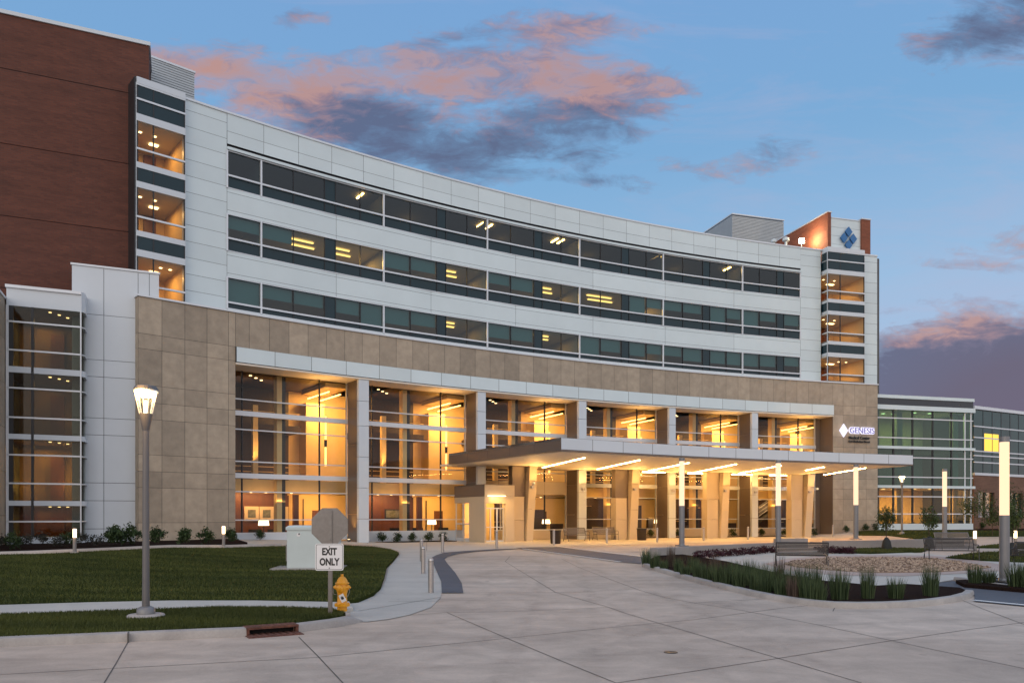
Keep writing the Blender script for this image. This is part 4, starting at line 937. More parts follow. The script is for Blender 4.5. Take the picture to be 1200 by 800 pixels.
# ------------------------------------------------------------------ left wing: brick tower, white pylon, glazed bay, stone return
th = R_(23.6); U = Vector((math.cos(th), math.sin(th), 0)); Nn = Vector((math.sin(th), -math.cos(th), 0))
bc = P(174.5, 50, 43.25)
BT = thing('brick_tower', 'tall dark red brick tower with a plain wall at the left', 'building', (bc.x-8, bc.y, .3)); bo = BT.location
mb = MB(); z = 13.0
kb_ = (159.6-600)/F; xb_ = (kb_*bc.y-bc.x)/(U.x-kb_*U.y)
obox(mb, bc, U, Nn, -42, xb_, -16, -4.3, .3, 13.0); obox(mb, bc, U, Nn, -42, -8.5, -4.3, 0, .3, 13.0)
for z1 in (14.2, 18.0, 21.8, 25.75):
    obox(mb, bc, U, Nn, -42, xb_, -16, 0, z, z1-.02); z = z1+.02
obox(mb, bc, U, Nn, -42, 0, -16, 0, z, bc.z-.2)
obox(mb, bc, U, Nn, -41.95, xb_-.05, -15.9, -.05, 13.05, 26.3, 1); mb.build('brick_wall', ['brick', 'back'], BT, bo)
mb = MB(); obox(mb, bc, U, Nn, -42.1, .08, -16.1, .08, bc.z-.2, bc.z); mb.build('coping', 'white2', BT, bo)
LW = thing('glazed_stair_wing', 'low glazed wing with white pylon wall at the far left', 'building', (-25, 42, .4)); lo = LW.location
pc = P(186.5, 322.5, 42.15); PZ = 15.42
tL = None
k_ = (84-600)/F; t_ = (k_*pc.y-pc.x)/(U.x-k_*U.y)      # along U to pixel column 84
mb = MB(); zz = [.3, 1.5, 3.0, 3.95, 6.5, 7.4, 9.6, 10.5, 12.9, PZ]; xs = [t_, t_+1.5, t_+3.15, t_+3.7, 0]
for xa, xb in zip(xs[:-1], xs[1:]):
    for za, zb_ in zip(zz[:-1], zz[1:]): obox(mb, pc, U, Nn, xa+.012, xb-.012, -.3, 0, za+.012, zb_-.012, 0, pv=random.random())
obox(mb, pc, U, Nn, t_+.05, -.05, -.35, -.03, .3, PZ-.05, 1); mb.build('pylon_wall', ['white2', 'back'], LW, lo)
mb = MB(); obox(mb, pc, U, Nn, t_-.05, .05, -.4, .05, PZ, PZ+.1); mb.build('pylon_coping', 'rail', LW, lo)
bq = P(95.5, 600, 39.7); kk = (7.5-600)/F; x0b = (kk*bq.y-bq.x)/(U.x-kk*U.y)
Zc, Zg = 13.75, 12.72
mb = MB(); obox(mb, bq, U, Nn, x0b, .0, -1.4, 0, Zg, Zc-.15)
cham = [(.0,0), (.15,-.25), (.15,-1.4), (0,-1.4)]
def cpl(z0, z1, m=0, gr=0.): mb.prism([(bq.x+U.x*x+Nn.x*y, bq.y+U.y*x+Nn.y*y) for x, y in cham], z0, z1, m)
cpl(Zg, Zc-.15); mb.build('wing_cladding', 'white2', LW, lo)
mb = MB(); obox(mb, bq, U, Nn, x0b, 0, -1.4, 0, .3, 1.12); cpl(.3, 1.12); mb.build('wing_plinth', 'white2', LW, lo)
for za, zb_ in ((9.38,9.68), (6.04,6.30), (2.70,2.95)): mb = MB(); obox(mb, bq, U, Nn, x0b, .0, -1.3, .03, za, zb_); cpl(za, zb_); mb.build('floor_band', 'white2', LW, lo)
mb = MB(); obox(mb, bq, U, Nn, x0b-.05, .0, -1.4, .08, Zc-.15, Zc); cpl(Zc-.15, Zc); mb.build('wing_coping', 'rail', LW, lo)
mb = MB()
for z in (11.92, 10.5, 8.60, 7.13, 5.25, 3.82, 1.90): obox(mb, bq, U, Nn, x0b, 0, -.08, .05, z-.04, z+.04); cpl(z-.03, z+.03)
obox(mb, bq, U, Nn, -.06, 0, -.1, .04, 1.12, Zg); obox(mb, bq, U, Nn, x0b-.02, x0b+.1, -.1, .05, 1.12, Zg)
mb.build('rail', 'rail', LW, lo)
mb = MB(); obox(mb, bq, U, Nn, x0b*.66-.06, x0b*.66+.06, -.12, .03, 1.12, Zg); obox(mb, bq, U, Nn, x0b+.1, x0b+.3, -.10, .0, 1.12, Zg); mb.build('mullion', 'dark', LW, lo)
for k, (za, zb_) in enumerate(((1.12,2.70), (2.95,6.04), (6.30,9.38), (9.68,Zg))):
    mb = MB(); obox(mb, bq, U, Nn, x0b+.1, -.06, -.03, -.02, za, zb_)
    q = [bq+U*x+Nn*y for x, y in ((.0,-.01),(.145,-.25))]; mb.face([(q[0].x,q[0].y,za),(q[1].x,q[1].y,za),(q[1].x,q[1].y,zb_),(q[0].x,q[0].y,zb_)])
    mb.build('pane', 'bayg', LW, lo)
    mb = MB(); obox(mb, bq, U, Nn, x0b, 0, -3.6, -3.5, za, zb_, 0 if k else 1); obox(mb, bq, U, Nn, x0b, 0, -3.5, -.2, zb_-.02, zb_+.12, 2); obox(mb, bq, U, Nn, x0b-.1, x0b, -3.5, -.2, za, zb_, 3)
    obox(mb, bq, U, Nn, -.1, 0.0, -3.5, -.6, za, zb_, 3); obox(mb, bq, U, Nn, x0b*.55, x0b*.35, -3.5, -3.3, za, zb_-.6, 1); mb.build('landing_interior', ['umber', 'wood', 'umber', 'dim'], LW, lo)
    mb = MB()
    for q in ((.45,-.6), (.34,-1.0), (.24,-1.5), (.15,-2.1)):
        obox(mb, bq, U, Nn, x0b*q[0]-.06, x0b*q[0]+.06, q[1]-.06, q[1]+.06, zb_-.06, zb_-.03)
    mb.build('downlight', 'E_spot', LW, lo)
    c = bq+U*(x0b*.6)-Nn*2.6
    lamp('AREA', 'landing_lamp', (c.x, c.y, zb_-.2), [16, 46, 12, 30][k], (1,.50,.10) if k < 3 else WARM, 1.2, .8, (0,0,-1), LW)
    for tt, hh, pw2 in {0: ((.3,.5,9),(.7,.6,6)), 1: ((.30,.28,34),(.22,.5,18),(.85,.25,20)), 2: ((.25,.4,8),), 3: ((.8,.2,10),)}[k]:
        c2 = bq+U*(x0b*tt)-Nn*2.7; lamp('POINT', 'landing_lamp', (c2.x, c2.y, za+(zb_-za)*hh), pw2, (1,.50,.10), .15, parent=LW)  # added point lamps without fixtures, put in to brighten the back wall
sw = MB(); c0 = bq+U*(x0b-.02)
for za, zb_ in zip([.3,2.2,4.4,6.6,8.8,11,13.0][:-1], [.3,2.2,4.4,6.6,8.8,11,13.0][1:]): obox(sw, c0, U, Nn, -3, -.04, -1, 5, za+.01, zb_-.01, pv=random.random())
obox(sw, c0, U, Nn, -3.1, 0, -1.1, 5.1, 13.0, 13.12, 1); sw.build('stone_return', ['stone', 'rail'], LW, lo)

# ------------------------------------------------------------------ right wings
def wing(px0, px1, Y1, deg, name, label, rows, vpx, zt, zb):
    t = R_(deg); u = Vector((math.cos(t), math.sin(t), 0)); n = Vector((math.sin(t), -math.cos(t), 0)); o = P(px1, HZ, Y1)
    def along(px): k = (px-600)/F; return (k*o.y-o.x)/(u.x-k*u.y)
    r = thing(name, label, 'building', (o.x, o.y, .8)); return r, o, u, n, along
RW, ro, ru, rn, ral = wing(1000, 1140, 72.9, 15, 'glass_wing', 'three storey green glass wing right of the stone wall', None, None, 0, 0)
rl = RW.location; xa = ral(985)
mb = MB(); obox(mb, ro, ru, rn, xa, 0, -14, -6.05, .4, 13.0); obox(mb, ro, ru, rn, xa, 0, -6, 0, 12.95, 13.0); mb.build('roof', 'dim', RW, rl)
mb = MB(); obox(mb, ro, ru, rn, xa, .05, -.3, .15, 13.0, 13.3)
obox(mb, ro, ru, rn, xa, .05, -.3, .25, 11.95, 12.36); obox(mb, ro, ru, rn, xa, .05, -.2, .25, 8.37, 8.62); obox(mb, ro, ru, rn, xa, .05, -.2, .25, 4.78, 5.02)
obox(mb, ro, ru, rn, xa, 0, -.2, .05, .6, 1.5); mb.build('white_band', 'white', RW, rl)
mb = MB(); obox(mb, ro, ru, rn, xa, 0, -.3, .05, 12.36, 13.0); mb.build('roof_spandrel', 'spand', RW, rl)
mb = MB()
for z in (11.2, 9.4, 7.6, 5.8, 4.0, 2.4): obox(mb, ro, ru, rn, xa, 0, -.06, .06, z-.05, z+.05)
for px in (1130.5, 1137.5): q = ral(px); obox(mb, ro, ru, rn, q-.06, q+.06, -.1, .04, 1.5, 11.95)
mb.build('rail', 'rail', RW, rl)
mb = MB()
for px in (1047, 1069.5, 1093, 1115): q = ral(px); obox(mb, ro, ru, rn, q-.07, q+.07, -.1, .03, 1.5, 11.95)
mb.build('mullion', 'dark', RW, rl)
for za, zb_ in ((1.5,4.78), (5.02,8.37), (8.62,11.95)):
    mb = MB(); obox(mb, ro, ru, rn, xa, 0, -.03, -.01, za, zb_); mb.build('pane', 'green' if za > 2 else 'bayg', RW, rl)
    mb = MB(); obox(mb, ro, ru, rn, xa, 0, -6, -5.9, za, zb_); obox(mb, ro, ru, rn, xa, 0, -6, -.2, zb_+.0, zb_+.2, 1); obox(mb, ro, ru, rn, xa, 0, -6, -.2, za-.22, za-.02, 2)
    for px in (1062, 1128): q = ral(px); obox(mb, ro, ru, rn, q-.3, q+.3, -1.2, -.8, za, zb_, 0)
    mb.build('wing_interior', ['inbeige' if za < 2 else ('blind' if za < 8 else 'room'), 'ceil', 'floor'], RW, rl)
    mb = MB()
    if za > 8 or za < 2:
        for px in (1032, 1042, 1056, 1068, 1082, 1100): q = ral(px); obox(mb, ro, ru, rn, q-.12, q+.12, -2.4+(px%3)*.6, -2.16+(px%3)*.6, zb_-.05, zb_-.02)
        mb.build('downlight', 'E_spot', RW, rl)
    for px in (1050, 1105): q = ro+ru*ral(px)-rn*2.5; lamp('AREA', 'wing_lamp', (q.x, q.y, zb_-.15), {1.5: 620, 5.02: 45, 8.62: 420}[za], WARM, 3, 1.5, (0,0,-1), RW)
AN, ao, au, an, aal = wing(1140, 1141, 76.0, 29, 'glass_annex', 'far glass annex over a brown brick ground floor at the right edge', None, None, 0, 0)
al = AN.location; XL = 34
mb = MB(); obox(mb, ao, au, an, -2, XL, -14, -3.05, .5, 12.9); obox(mb, ao, au, an, -2, XL, -3, 0, 12.7, 12.8); mb.build('roof', 'dim', AN, al)
mb = MB(); obox(mb, ao, au, an, 0, XL, -.3, .1, 12.8, 13.12)
for z in (11.1, 10.0, 8.2, 5.9, 4.95+.1, 3.9+.15):
    if z > 6.4: obox(mb, ao, au, an, 0, XL, -.06, .07, z-.06, z+.06)
for z in (9.0-.35, 7.55): obox(mb, ao, au, an, 0, XL, -.06, .07, z-.06, z+.06)
obox(mb, ao, au, an, 0, XL, -.2, .12, 6.25, 6.5); mb.build('rail', 'rail', AN, al)
mb = MB(); q = 1.6
while q < XL: obox(mb, ao, au, an, q-.05, q+.05, -.08, .02, 6.5, 12.8); q += 1.6
mb.build('mullion', 'dark', AN, al)
mb = MB(); obox(mb, ao, au, an, 0, XL, -.03, 0, 6.5, 12.8); mb.build('pane', 'teal', AN, al)
lx0, lx1 = aal(1153.5), aal(1170); mb = MB(); zz0, zz1 = P(0,529,78).z, P(0,509,78).z
obox(mb, ao, au, an, lx0, lx1, -.01, .012, zz0, zz1); mb.build('lit_pane', 'E_wall', AN, al)
mb = MB(); wins = []
for px0, px1 in ((1146,1165), (1184,1198), (1215,1232)): wins.append((aal(px0), aal(px1)))
zt_, zb_ = P(0,577,78).z, P(0,606,78).z; prev = 0
for a, b in wins: obox(mb, ao, au, an, prev, a, -.4, .05, .5, 6.25); obox(mb, ao, au, an, a, b, -.4, .05, zt_, 6.25); obox(mb, ao, au, an, a, b, -.4, .05, .5, zb_); prev = b
obox(mb, ao, au, an, prev, XL, -.4, .05, .5, 6.25); mb.build('brick_base', 'brick3', AN, al)
for a, b in wins:
    mb = MB(); obox(mb, ao, au, an, a, a+.12, -.3, -.1, zb_, zt_); obox(mb, ao, au, an, b-.12, b, -.3, -.1, zb_, zt_); obox(mb, ao, au, an, (a+b)/2-.06, (a+b)/2+.06, -.3, -.1, zb_, zt_); w_ = mb.build('window', 'dark', AN, al)
    mb = MB(); obox(mb, ao, au, an, a, b, -.22, -.20, zb_, zt_); mb.build('pane', 'clear', w_, al)
    mb = MB(); obox(mb, ao, au, an, a-.3, b+.3, -2.9, -2.8, zb_-.3, zt_+.3); mb.build('room_interior', 'inbeige', w_, al)
    q = ao+au*((a+b)/2)-an*1.6; lamp('POINT', 'annex_lamp', (q.x, q.y, zt_-.3), 30, WARM, .2, parent=AN)

# ------------------------------------------------------------------ things: lobby furniture
b0a, b0b = bays[0]; b1a, b1b = bays[1]
for i, px in enumerate((295, 312.5, 330)):
    p = S(px, GO-4.1); o, u, n = frame_at(p, GO-4.15)
    r = thing('framed_picture', ORD[i]+' framed print from the left on the red lobby wall', 'picture', (o.x, o.y, 2.35), math.atan2(u.y, u.x), 'framed prints in the left lobby bay')
    mb = MB(); mb.box(-.48,.48,-.05,.0,-.48,.48); mb.build('mount', 'art', r); mb = MB(); mb.box(-.26,.26,-.07,-.052,-.26,.26); mb.build('print', 'art2', r)
p = S(462, GO-4.1); o, u, n = frame_at(p, GO-4.15); r = thing('framed_picture', 'wide dark landscape picture on the wall of the second lobby bay', 'picture', (o.x, o.y, 2.35), math.atan2(u.y, u.x))
mb = MB(); mb.box(-.75,.75,-.05,0,-.35,.35); mb.build('frame', 'dark', r); mb = MB(); mb.box(-.66,.66,-.07,-.052,-.27,.27); mb.build('print', 'art2', r)
def floor_lamp(px, label, off=-2.0, h=1.5):
    p = S(px, GO+off); q = pt(p, GO+off, .42); r = thing('table_lamp', label, 'lamp', q, 0, 'lit lamps in the lobby')
    mb = MB(); mb.lathe([(.16,0),(.16,.03),(.03,.06),(.025,h-.3)]); mb.build('stand', 'dark', r)
    mb = MB(); mb.lathe([(.30,h-.34),(.34,h-.34),(.30,h),(.1,h)]); mb.build('shade', 'E_shade', r)
floor_lamp(309, 'lit lamp with a wide shade below the framed prints in the left lobby bay'); floor_lamp(506, 'lit lamp near the right end of the second lobby bay'); floor_lamp(640, 'lit lamp behind the glass by the black bin', -2.2); floor_lamp(771, 'lit lamp in the lobby seen beside the column right of the second pier', -2.0)
def armchair(px, label, off=-2.6, rz=.4):
    q = pt(S(px, GO+off), GO+off, .42); r = thing('armchair', label, 'armchair', q, rz, 'dark armchairs in the lobby')
    mb = MB(); mb.box(-.35,.35,-.32,.32,.2,.44); mb.build('seat', 'chair', r); mb = MB(); mb.box(-.38,.38,.25,.38,.2,.9); mb.build('backrest', 'chair', r)
    for s in (-1, 1):
        mb = MB(); mb.box(s*.44-.06,s*.44+.06,-.34,.36,.0,.62); mb.build('armrest', 'wood', r)
for px, l in ((299,'dark armchair below the first framed print in the left lobby bay'), (321,'dark armchair right of the lamp in the left lobby bay'), (464,'dark armchair below the wide picture'), (491,'dark armchair just left of the lamp in the second lobby bay'), (521,'dark armchair at the right end of the second lobby bay')): armchair(px, l)

# ------------------------------------------------------------------ street furniture
def ground_at(px, py, dz=0.): return G(px, py, dz)
# street lamp
q = G(171, 722.5, .13); SL = thing('street_lamp', 'tall grey street lamp with a lit lantern top on the left verge', 'street lamp', q)
mb = MB(); mb.lathe([(.34,-.05),(.36,.0),(.36,.035),(.33,.06),(.0,.07)], n=32); smooth_by_angle(mb.build('footing', 'kerb', SL))
mb = MB(); mb.lathe([(.175,.06),(.175,.16),(.15,.19),(.085,.22)], n=24); smooth_by_angle(mb.build('base_cover', 'poleg', SL))
mb = MB(); mb.lathe([(.074,.2),(.068,.8),(.060,3.78)], n=18); smooth_by_angle(mb.build('pole', 'lampgrey', SL))
mb = MB(); mb.lathe([(.066,3.76),(.075,3.80),(.125,4.06),(.125,4.09)], n=20); smooth_by_angle(mb.build('neck', 'lampgrey', SL))
mb = MB()
for k in range(6):
    t = 2*math.pi*k/6+.2; mb.tube([(.12*math.cos(t),.12*math.sin(t),4.09), (.215*math.cos(t),.215*math.sin(t),4.55)], .011, 6)
mb.lathe([(.205,4.53),(.232,4.53),(.236,4.56),(.215,4.575)], n=24); mb.build('lantern_frame', 'rail', SL)
mb = MB(); mb.lathe([(.235,4.575),(.20,4.64),(.10,4.67),(.0,4.675)], n=20); mb.build('lantern_roof', 'lampgrey', SL)
mb = MB(); mb.lathe([(.10,4.42),(.19,4.45),(.205,4.53),(.10,4.535)], n=18); mb.build('lens', 'E_bulb', SL)
mb = MB(); mb.lathe([(.045,4.10),(.05,4.34),(.02,4.36)], n=12); mb.build('bulb', 'E_lens', SL)
mb = MB(); mb.lathe([(.112,4.09),(.195,4.50)], n=20); mb.f = mb.f[:20]; mb.m = mb.m[:20]; mb.p = mb.p[:20]; mb.uv = mb.uv[:20]; mb.build('lantern_glass', 'clear', SL)
lamp('POINT', 'street_lamp_bulb', q+Vector((0,-.35,4.45)), 45, WARM, .12, parent=SL)

# light columns on the right
def light_column(loc, label):
    r = thing('light_column', label, 'lamp post', loc, .3, 'tall glowing light columns')
    mb = MB(); mb.box(-.24,.24,-.24,.24,0,.05); mb.lathe([(.17,.05),(.15,.10)], n=16); mb.build('base_plate', 'poleg', r)
    mb = MB(); mb.lathe([(.135,.05),(.135,1.97)], n=20); smooth_by_angle(mb.build('post', 'poleg', r))
    mb = MB(); mb.lathe([(.128,1.97),(.128,4.14)], n=20); smooth_by_angle(mb.build('light_tube', 'E_post', r))
    mb = MB(); mb.lathe([(.138,4.14),(.138,4.30),(.05,4.31)], n=20); smooth_by_angle(mb.build('cap', 'poleg', r)); return r
q = G(1177, 681, .15); light_column(q, 'large nearest light column standing in the bed at the right edge'); lc = bpy.data.objects['light_column']
LCOL = [(799, 37.5, 'light column at the left end of the low concrete wall'), (912, 39.3, 'light column behind the dark bench seen from the back'), (1003, 44.2, 'light column on the second low wall in front of the stone wall'), (1107, 47.6, 'light column in front of the green glass wing, behind the second bench')]
WALLTOP = {}
def place_cols():
    for px, Y, l in LCOL: dup(lc, ((px-600)/F*Y, Y, zg((px-600)/F*Y, Y)+{799:.42,912:.42,1003:.46,1107:.40}[px]), .3, l)
place_cols()
# low concrete walls
def low_wall(pix, h, w, label, z=None):
    pts = [G(*p) for p in pix]; mb = MB(); kerb_mesh(mb, pts, w, h, 1, -.1, .015); o = mb.build('low_wall', 'wallc'); tag(o, label, 'wall'); return o
low_wall([(771,652.8),(800,650.9),(850,648.2),(880,646.6),(909,645)], .42, .5, 'long low concrete seat wall behind the grass bed')
low_wall([(969,643.2),(1020,642.8),(1060,641.6),(1100,640.6),(1130,640.2)], .46, .5, 'low concrete seat wall right of the gap, with a sapling before it')
low_wall([(913,642),(947,641.3)], .52, .5, 'short low concrete block just behind the dark bench')
# bollards
def bollard(loc, label, h=.95):
    r = thing('bollard', label, 'bollard', loc, 0, 'steel bollards along the drive')
    mb = MB(); mb.lathe([(.075,0),(.075,h-.10)], n=18); smooth_by_angle(mb.build('post', 'steel', r))
    mb = MB(); mb.lathe([(.066,h-.10),(.066,h-.085)], n=18); mb.build('groove', 'dark', r)
    mb = MB(); mb.lathe([(.076,h-.085),(.076,h-.03),(.055,h-.005),(.0,h)], n=18); smooth_by_angle(mb.build('cap', 'steel', r)); return r
bb = [(505,694,'nearest steel bollard beside the dark paving band'), (496,671.7,'second steel bollard, just behind the nearest one'), (494,657.3,'steel bollard nearest the tip of the lawn'), (518.6,647.3,'steel bollard in front of the round shrubs of the second bay'), (582,642.2,'steel bollard before the lit entrance doors'), (649,638.6,'steel bollard right of the black bin by the first pier'),
      (711,636.2,'steel bollard in front of the bench under the canopy'), (770,634.8,'steel bollard left of the first light column'), (824.5,633.3,'steel bollard left of the third pier'), (876.5,632,'steel bollard between the third and fourth piers'), (926.5,629,'steel bollard in front of the fourth pier'), (976,628.6,'steel bollard farthest right, before the stone wall')]
B0 = None
for px, py, l in bb:
    g = G(px, py, .012)
    if px == 505: B0 = bollard(g, l)
    else: dup(B0, g, 0, l, (1, 1, 1.0 if py > 650 else 1.04))
# bins
for px, py, l in ((651,636.6,'black litter bin beside the first pier'), (752,632.6,'black litter bin beside the second pier')):
    g = G(px, py, .012); r = thing('litter_bin', l, 'bin', g, 0, 'litter bins under the canopy')
    mb = MB(); mb.lathe([(.30,0),(.33,.05),(.36,.80),(.37,.82)], n=20); smooth_by_angle(mb.build('body', 'bin', r))
    mb = MB(); mb.lathe([(.39,.82),(.39,.87),(.28,.90),(.2,.86)], n=20); smooth_by_angle(mb.build('rim', 'dark', r))
# benches
def bench(loc, rz, label, L=1.85, m='bench'):
    r = thing('bench', label, 'bench', loc, rz, 'slatted metal benches'); h = L/2
    mb = MB()
    for k in range(9): y = -.26+k*.055; mb.box(-h+.03, h-.03, y-.018, y+.018, .43-.0006*k*k, .45-.0006*k*k)
    mb.build('seat', m, r)
    mb = MB()
    for k in range(8):
        z = .50+k*.055; y = .23+.022*k; mb.box(-h+.03, h-.03, y-.008, y+.010, z-.02, z+.02)
    mb.tube([(-h,.405,.93),(h,.405,.93)], .022); mb.build('backrest', m, r)
    for s in (-1, 1):
        x = s*h; mb = MB()
        mb.tube([(x,-.30,0),(x,-.27,.22),(x,-.25,.43),(x,-.27,.58),(x,-.22,.66),(x,-.08,.685),(x,.10,.665),(x,.24,.68),(x,.31,.72)], .02, 7)
        mb.tube([(x,.36,0),(x,.27,.22),(x,.22,.44),(x,.30,.68),(x,.405,.94)], .022, 7); mb.tube([(x,-.25,.42),(x,.22,.42)], .018, 7); mb.build('side_frame', m, r)
    return r
def yaw_to(px0, px1, D): return math.atan2(0, 1)
g = G(939, 662.5, .03); bench(g, R_(164), 'dark metal bench seen from behind beside the gravel bed', 1.9)
g = G(1115, 656, .03); bench(g, R_(-9), 'grey metal bench facing the gravel bed, seen from the front', 2.0, 'bench')
g = G(1120, 644.5, .03); bench(g, R_(5), 'pale metal bench half hidden behind the front-facing grey bench', 1.9, 'benchl')
g = G(1214, 664, .03); bench(g, R_(-60), 'metal bench cut off by the right picture edge', 1.9, 'bench')
g = G(676, 633.6, .012); bench(g, R_(28), 'metal bench under the canopy right of the first bin', 1.8, 'benchl')
g = G(710, 632.2, .012); bench(g, R_(26), 'metal bench under the canopy left of the second pier', 1.9, 'benchl')
g = G(803, 628, .012); bench(g, R_(24), 'metal bench under the canopy left of the third pier', 1.7, 'benchl')
g = G(908, 625.5, .012); bench(g, R_(22), 'metal bench under the canopy left of the fourth pier', 1.7, 'benchl')
# bollard lights
def bollard_light(loc, label):
    r = thing('bollard_light', label, 'path light', loc, 0, 'short lit path lights')
    mb = MB(); mb.lathe([(.17,-.05),(.17,.04),(.09,.05)], n=16); mb.build('footing', 'kerb', r)
    mb = MB(); mb.lathe([(.075,.04),(.075,.66)], n=16); smooth_by_angle(mb.build('post', 'poleg', r))
    mb = MB(); mb.lathe([(.072,.66),(.072,1.02)], n=16); smooth_by_angle(mb.build('lens', 'E_lens', r))
    mb = MB(); mb.lathe([(.08,1.02),(.08,1.07),(.0,1.075)], n=16); mb.build('cap', 'poleg', r)
    lamp('POINT', 'path_light_lamp', Vector(loc)+Vector((0,-.25,.85)), 7, WARM, .06)
    return r
for px, py, l in ((87.5,647.3,'lit path light at the lawn edge before the glazed wing'), (262,640.8,'lit path light at the lawn edge before the stone wall corner'), (1142.5,646,'lit path light above the right end of the grey bench'), (1190,645,'lit path light right of the largest light column')): bollard_light(G(px, py, .1), l)
# far post lamp
g = G(1057, 626, .0); r = dup(SL, g, .2, 'small distant post lamp in front of the green glass wing'); r['group'] = 'street lamps'; SL['group'] = 'street lamps'
for ch in list(r.children):
    if ch.type == 'LIGHT': bpy.data.objects.remove(ch)
# sign with its post
g = G(387, 719, .13); D = g.y; SG = thing('exit_sign', 'white EXIT ONLY plate under the bare back of an octagonal sign, on one post', 'sign', g, R_(3)); k = D/F
zz = lambda y: (719-y)*k
mb = MB(); mb.box(-.03,.03,-.012,.012,-.05,zz(598)); mb.box(-.045,-.03,-.002,.014,-.05,zz(598)); mb.box(.03,.045,-.002,.014,-.05,zz(598)); mb.build('post', 'galv', SG)
mb = MB(); hw = 16.4*k; z0, z1 = zz(668), zz(636.5)
def rrect(x0, x1, z0, z1, r, n=5):
    out = []
    for cx, cz, a0 in ((x1-r,z0+r,-90),(x1-r,z1-r,0),(x0+r,z1-r,90),(x0+r,z0+r,180)):
        for i in range(n+1): t = R_(a0+90*i/n); out.append((cx+r*math.cos(t), cz+r*math.sin(t)))
    return out
ox = -.015
mb.prism(rrect(-hw+ox, hw+ox, z0, z1, .04), .013, .018, 0, up); mb.build('plate', 'signw', SG)
mb = MB(); pa = rrect(-hw+.018+ox, hw-.018+ox, z0+.018, z1-.018, .03); pb = rrect(-hw+.026+ox, hw-.026+ox, z0+.026, z1-.026, .025); n = len(pa)
for i in range(n):
    j = (i+1) % n; mb.face([(pa[i][0],-.0195,pa[i][1]), (pa[j][0],-.0195,pa[j][1]), (pb[j][0],-.0195,pb[j][1]), (pb[i][0],-.0195,pb[i][1])])
mb.build('border', 'ink', SG)
for body, yy in (('EXIT', 646.2), ('ONLY', 658.2)):
    text_mesh(body, .20, .002, 'ink', SG, Matrix.Translation((ox,-.0205,zz(yy))) @ up, 'lettering', 'CENTER', .008, .74)
mb = MB(); ro8 = .372; zc8 = zz(616); poly = [(ro8/math.cos(R_(22.5))*math.cos(R_(22.5+45*i))-.015, zc8+ro8/math.cos(R_(22.5))*math.sin(R_(22.5+45*i))) for i in range(8)]
mb.prism(poly, -.020, -.025, 0, up); mb.build('octagon_plate', 'galv', SG)
mb = MB()
for y in (600, 632, 640, 665): mb.lathe([(.012,0),(.012,.012),(.006,.016)], (ox if y > 635 else 0, -.018 if y > 635 else -.012, zz(y)), 8, 0, 'y')
mb.build('bolt', 'galv', SG)
# hydrant
g = G(401, 715.5, .13); HY = thing('fire_hydrant', 'yellow fire hydrant with a tag beside the sign post', 'fire hydrant', g, R_(-8)); s = 43.5*g.y/F/.79
mb = MB(); mb.lathe([(.105,0),(.105,.10),(.16,.105),(.165,.155),(.115,.165),(.105,.18),(.10,.36),(.118,.44),(.128,.50),(.112,.56),(.11,.58)], n=24); smooth_by_angle(mb.build('barrel', 'hyd', HY), 50)
mb = MB(); mb.lathe([(.145,.575),(.15,.60),(.118,.612),(.105,.66),(.072,.71),(.03,.74),(.03,.785),(.0,.79)], n=24); smooth_by_angle(mb.build('bonnet', 'hyd', HY), 40)
mb = MB()
for k_i in range(8):
    t = 2*math.pi*k_i/8; mb.lathe([(.016,0),(.016,.02)], (.138*math.cos(t),.138*math.sin(t),.154), 6)
mb.build('flange_bolt', 'hyd', HY)
mb = MB(); mb.lathe([(.075,.09),(.078,.15),(.06,.165),(.03,.17),(.028,.20)], (0,0,.485), 16, 0, 'y'); smooth_by_angle(mb.build('pumper_nozzle', 'hyd', HY))
for sd_ in (-1, 1):
    mb = MB(); mb.lathe([(.052,sd_*.08),(.055,sd_*.145),(.045,sd_*.16),(.022,sd_*.165),(.02,sd_*.19)], (0,0,.505), 14, 0, 'x'); smooth_by_angle(mb.build('hose_nozzle', 'hyd', HY))
mb = MB(); mb.tube([(.17,-.03,.49),(.185,-.06,.42),(.16,-.10,.33),(.09,-.13,.29),(.03,-.14,.33)], .007, 6); mb.tube([(-.17,-.03,.49),(-.18,-.06,.43),(-.14,-.10,.36),(-.06,-.13,.36)], .007, 6); mb.build('chain', 'galv', HY)
mb = MB(); mb.box(-.055,.055,-.005,.005,-.085,.085, 0, Matrix.Translation((.055,-.13,.29)) @ Matrix.Rotation(R_(-28),4,'Y')); tg = mb.build('tag', 'signw', HY)
mb = MB(); mb.box(-.03,.03,-.008,-.0055,-.03,.03, 0, Matrix.Translation((.055,-.13,.29)) @ Matrix.Rotation(R_(-28),4,'Y')); mb.build('tag_print', 'dark', tg)
HY.scale = (s, s, s)
# utility cabinet
g = G(336, 667, .1); cw = 58*g.y/F; chh = 51.5*g.y/F; UC = thing('utility_cabinet', 'pale green electrical cabinet standing on the lawn behind the sign', 'cabinet', g, R_(6))
mb = MB(); mb.box(-.55, cw+.2, -.25, 1.6, -.08, .05); mb.build('pad', 'kerb', UC)
mb = MB(); mb.prism(rrect(0, cw, 0, 1.35, .03), .05, chh-.16, 0); mb.build('body', 'cab', UC)
mb = MB(); mb.box(-.03, cw+.03, -.04, 1.38, chh-.16, chh-.06); mb.hexa([Vector(v) for v in ((-.03,-.04,chh-.06),(cw+.03,-.04,chh-.06),(cw+.03,1.38,chh-.06),(-.03,1.38,chh-.06),(.05,.05,chh),(cw-.05,.05,chh),(cw-.05,1.3,chh),(.05,1.3,chh))]); mb.build('lid', 'cab', UC)
mb = MB(); mb.box(.015, cw-.015, -.012, -.002, .08, chh-.2); mb.build('door', 'cab', UC)
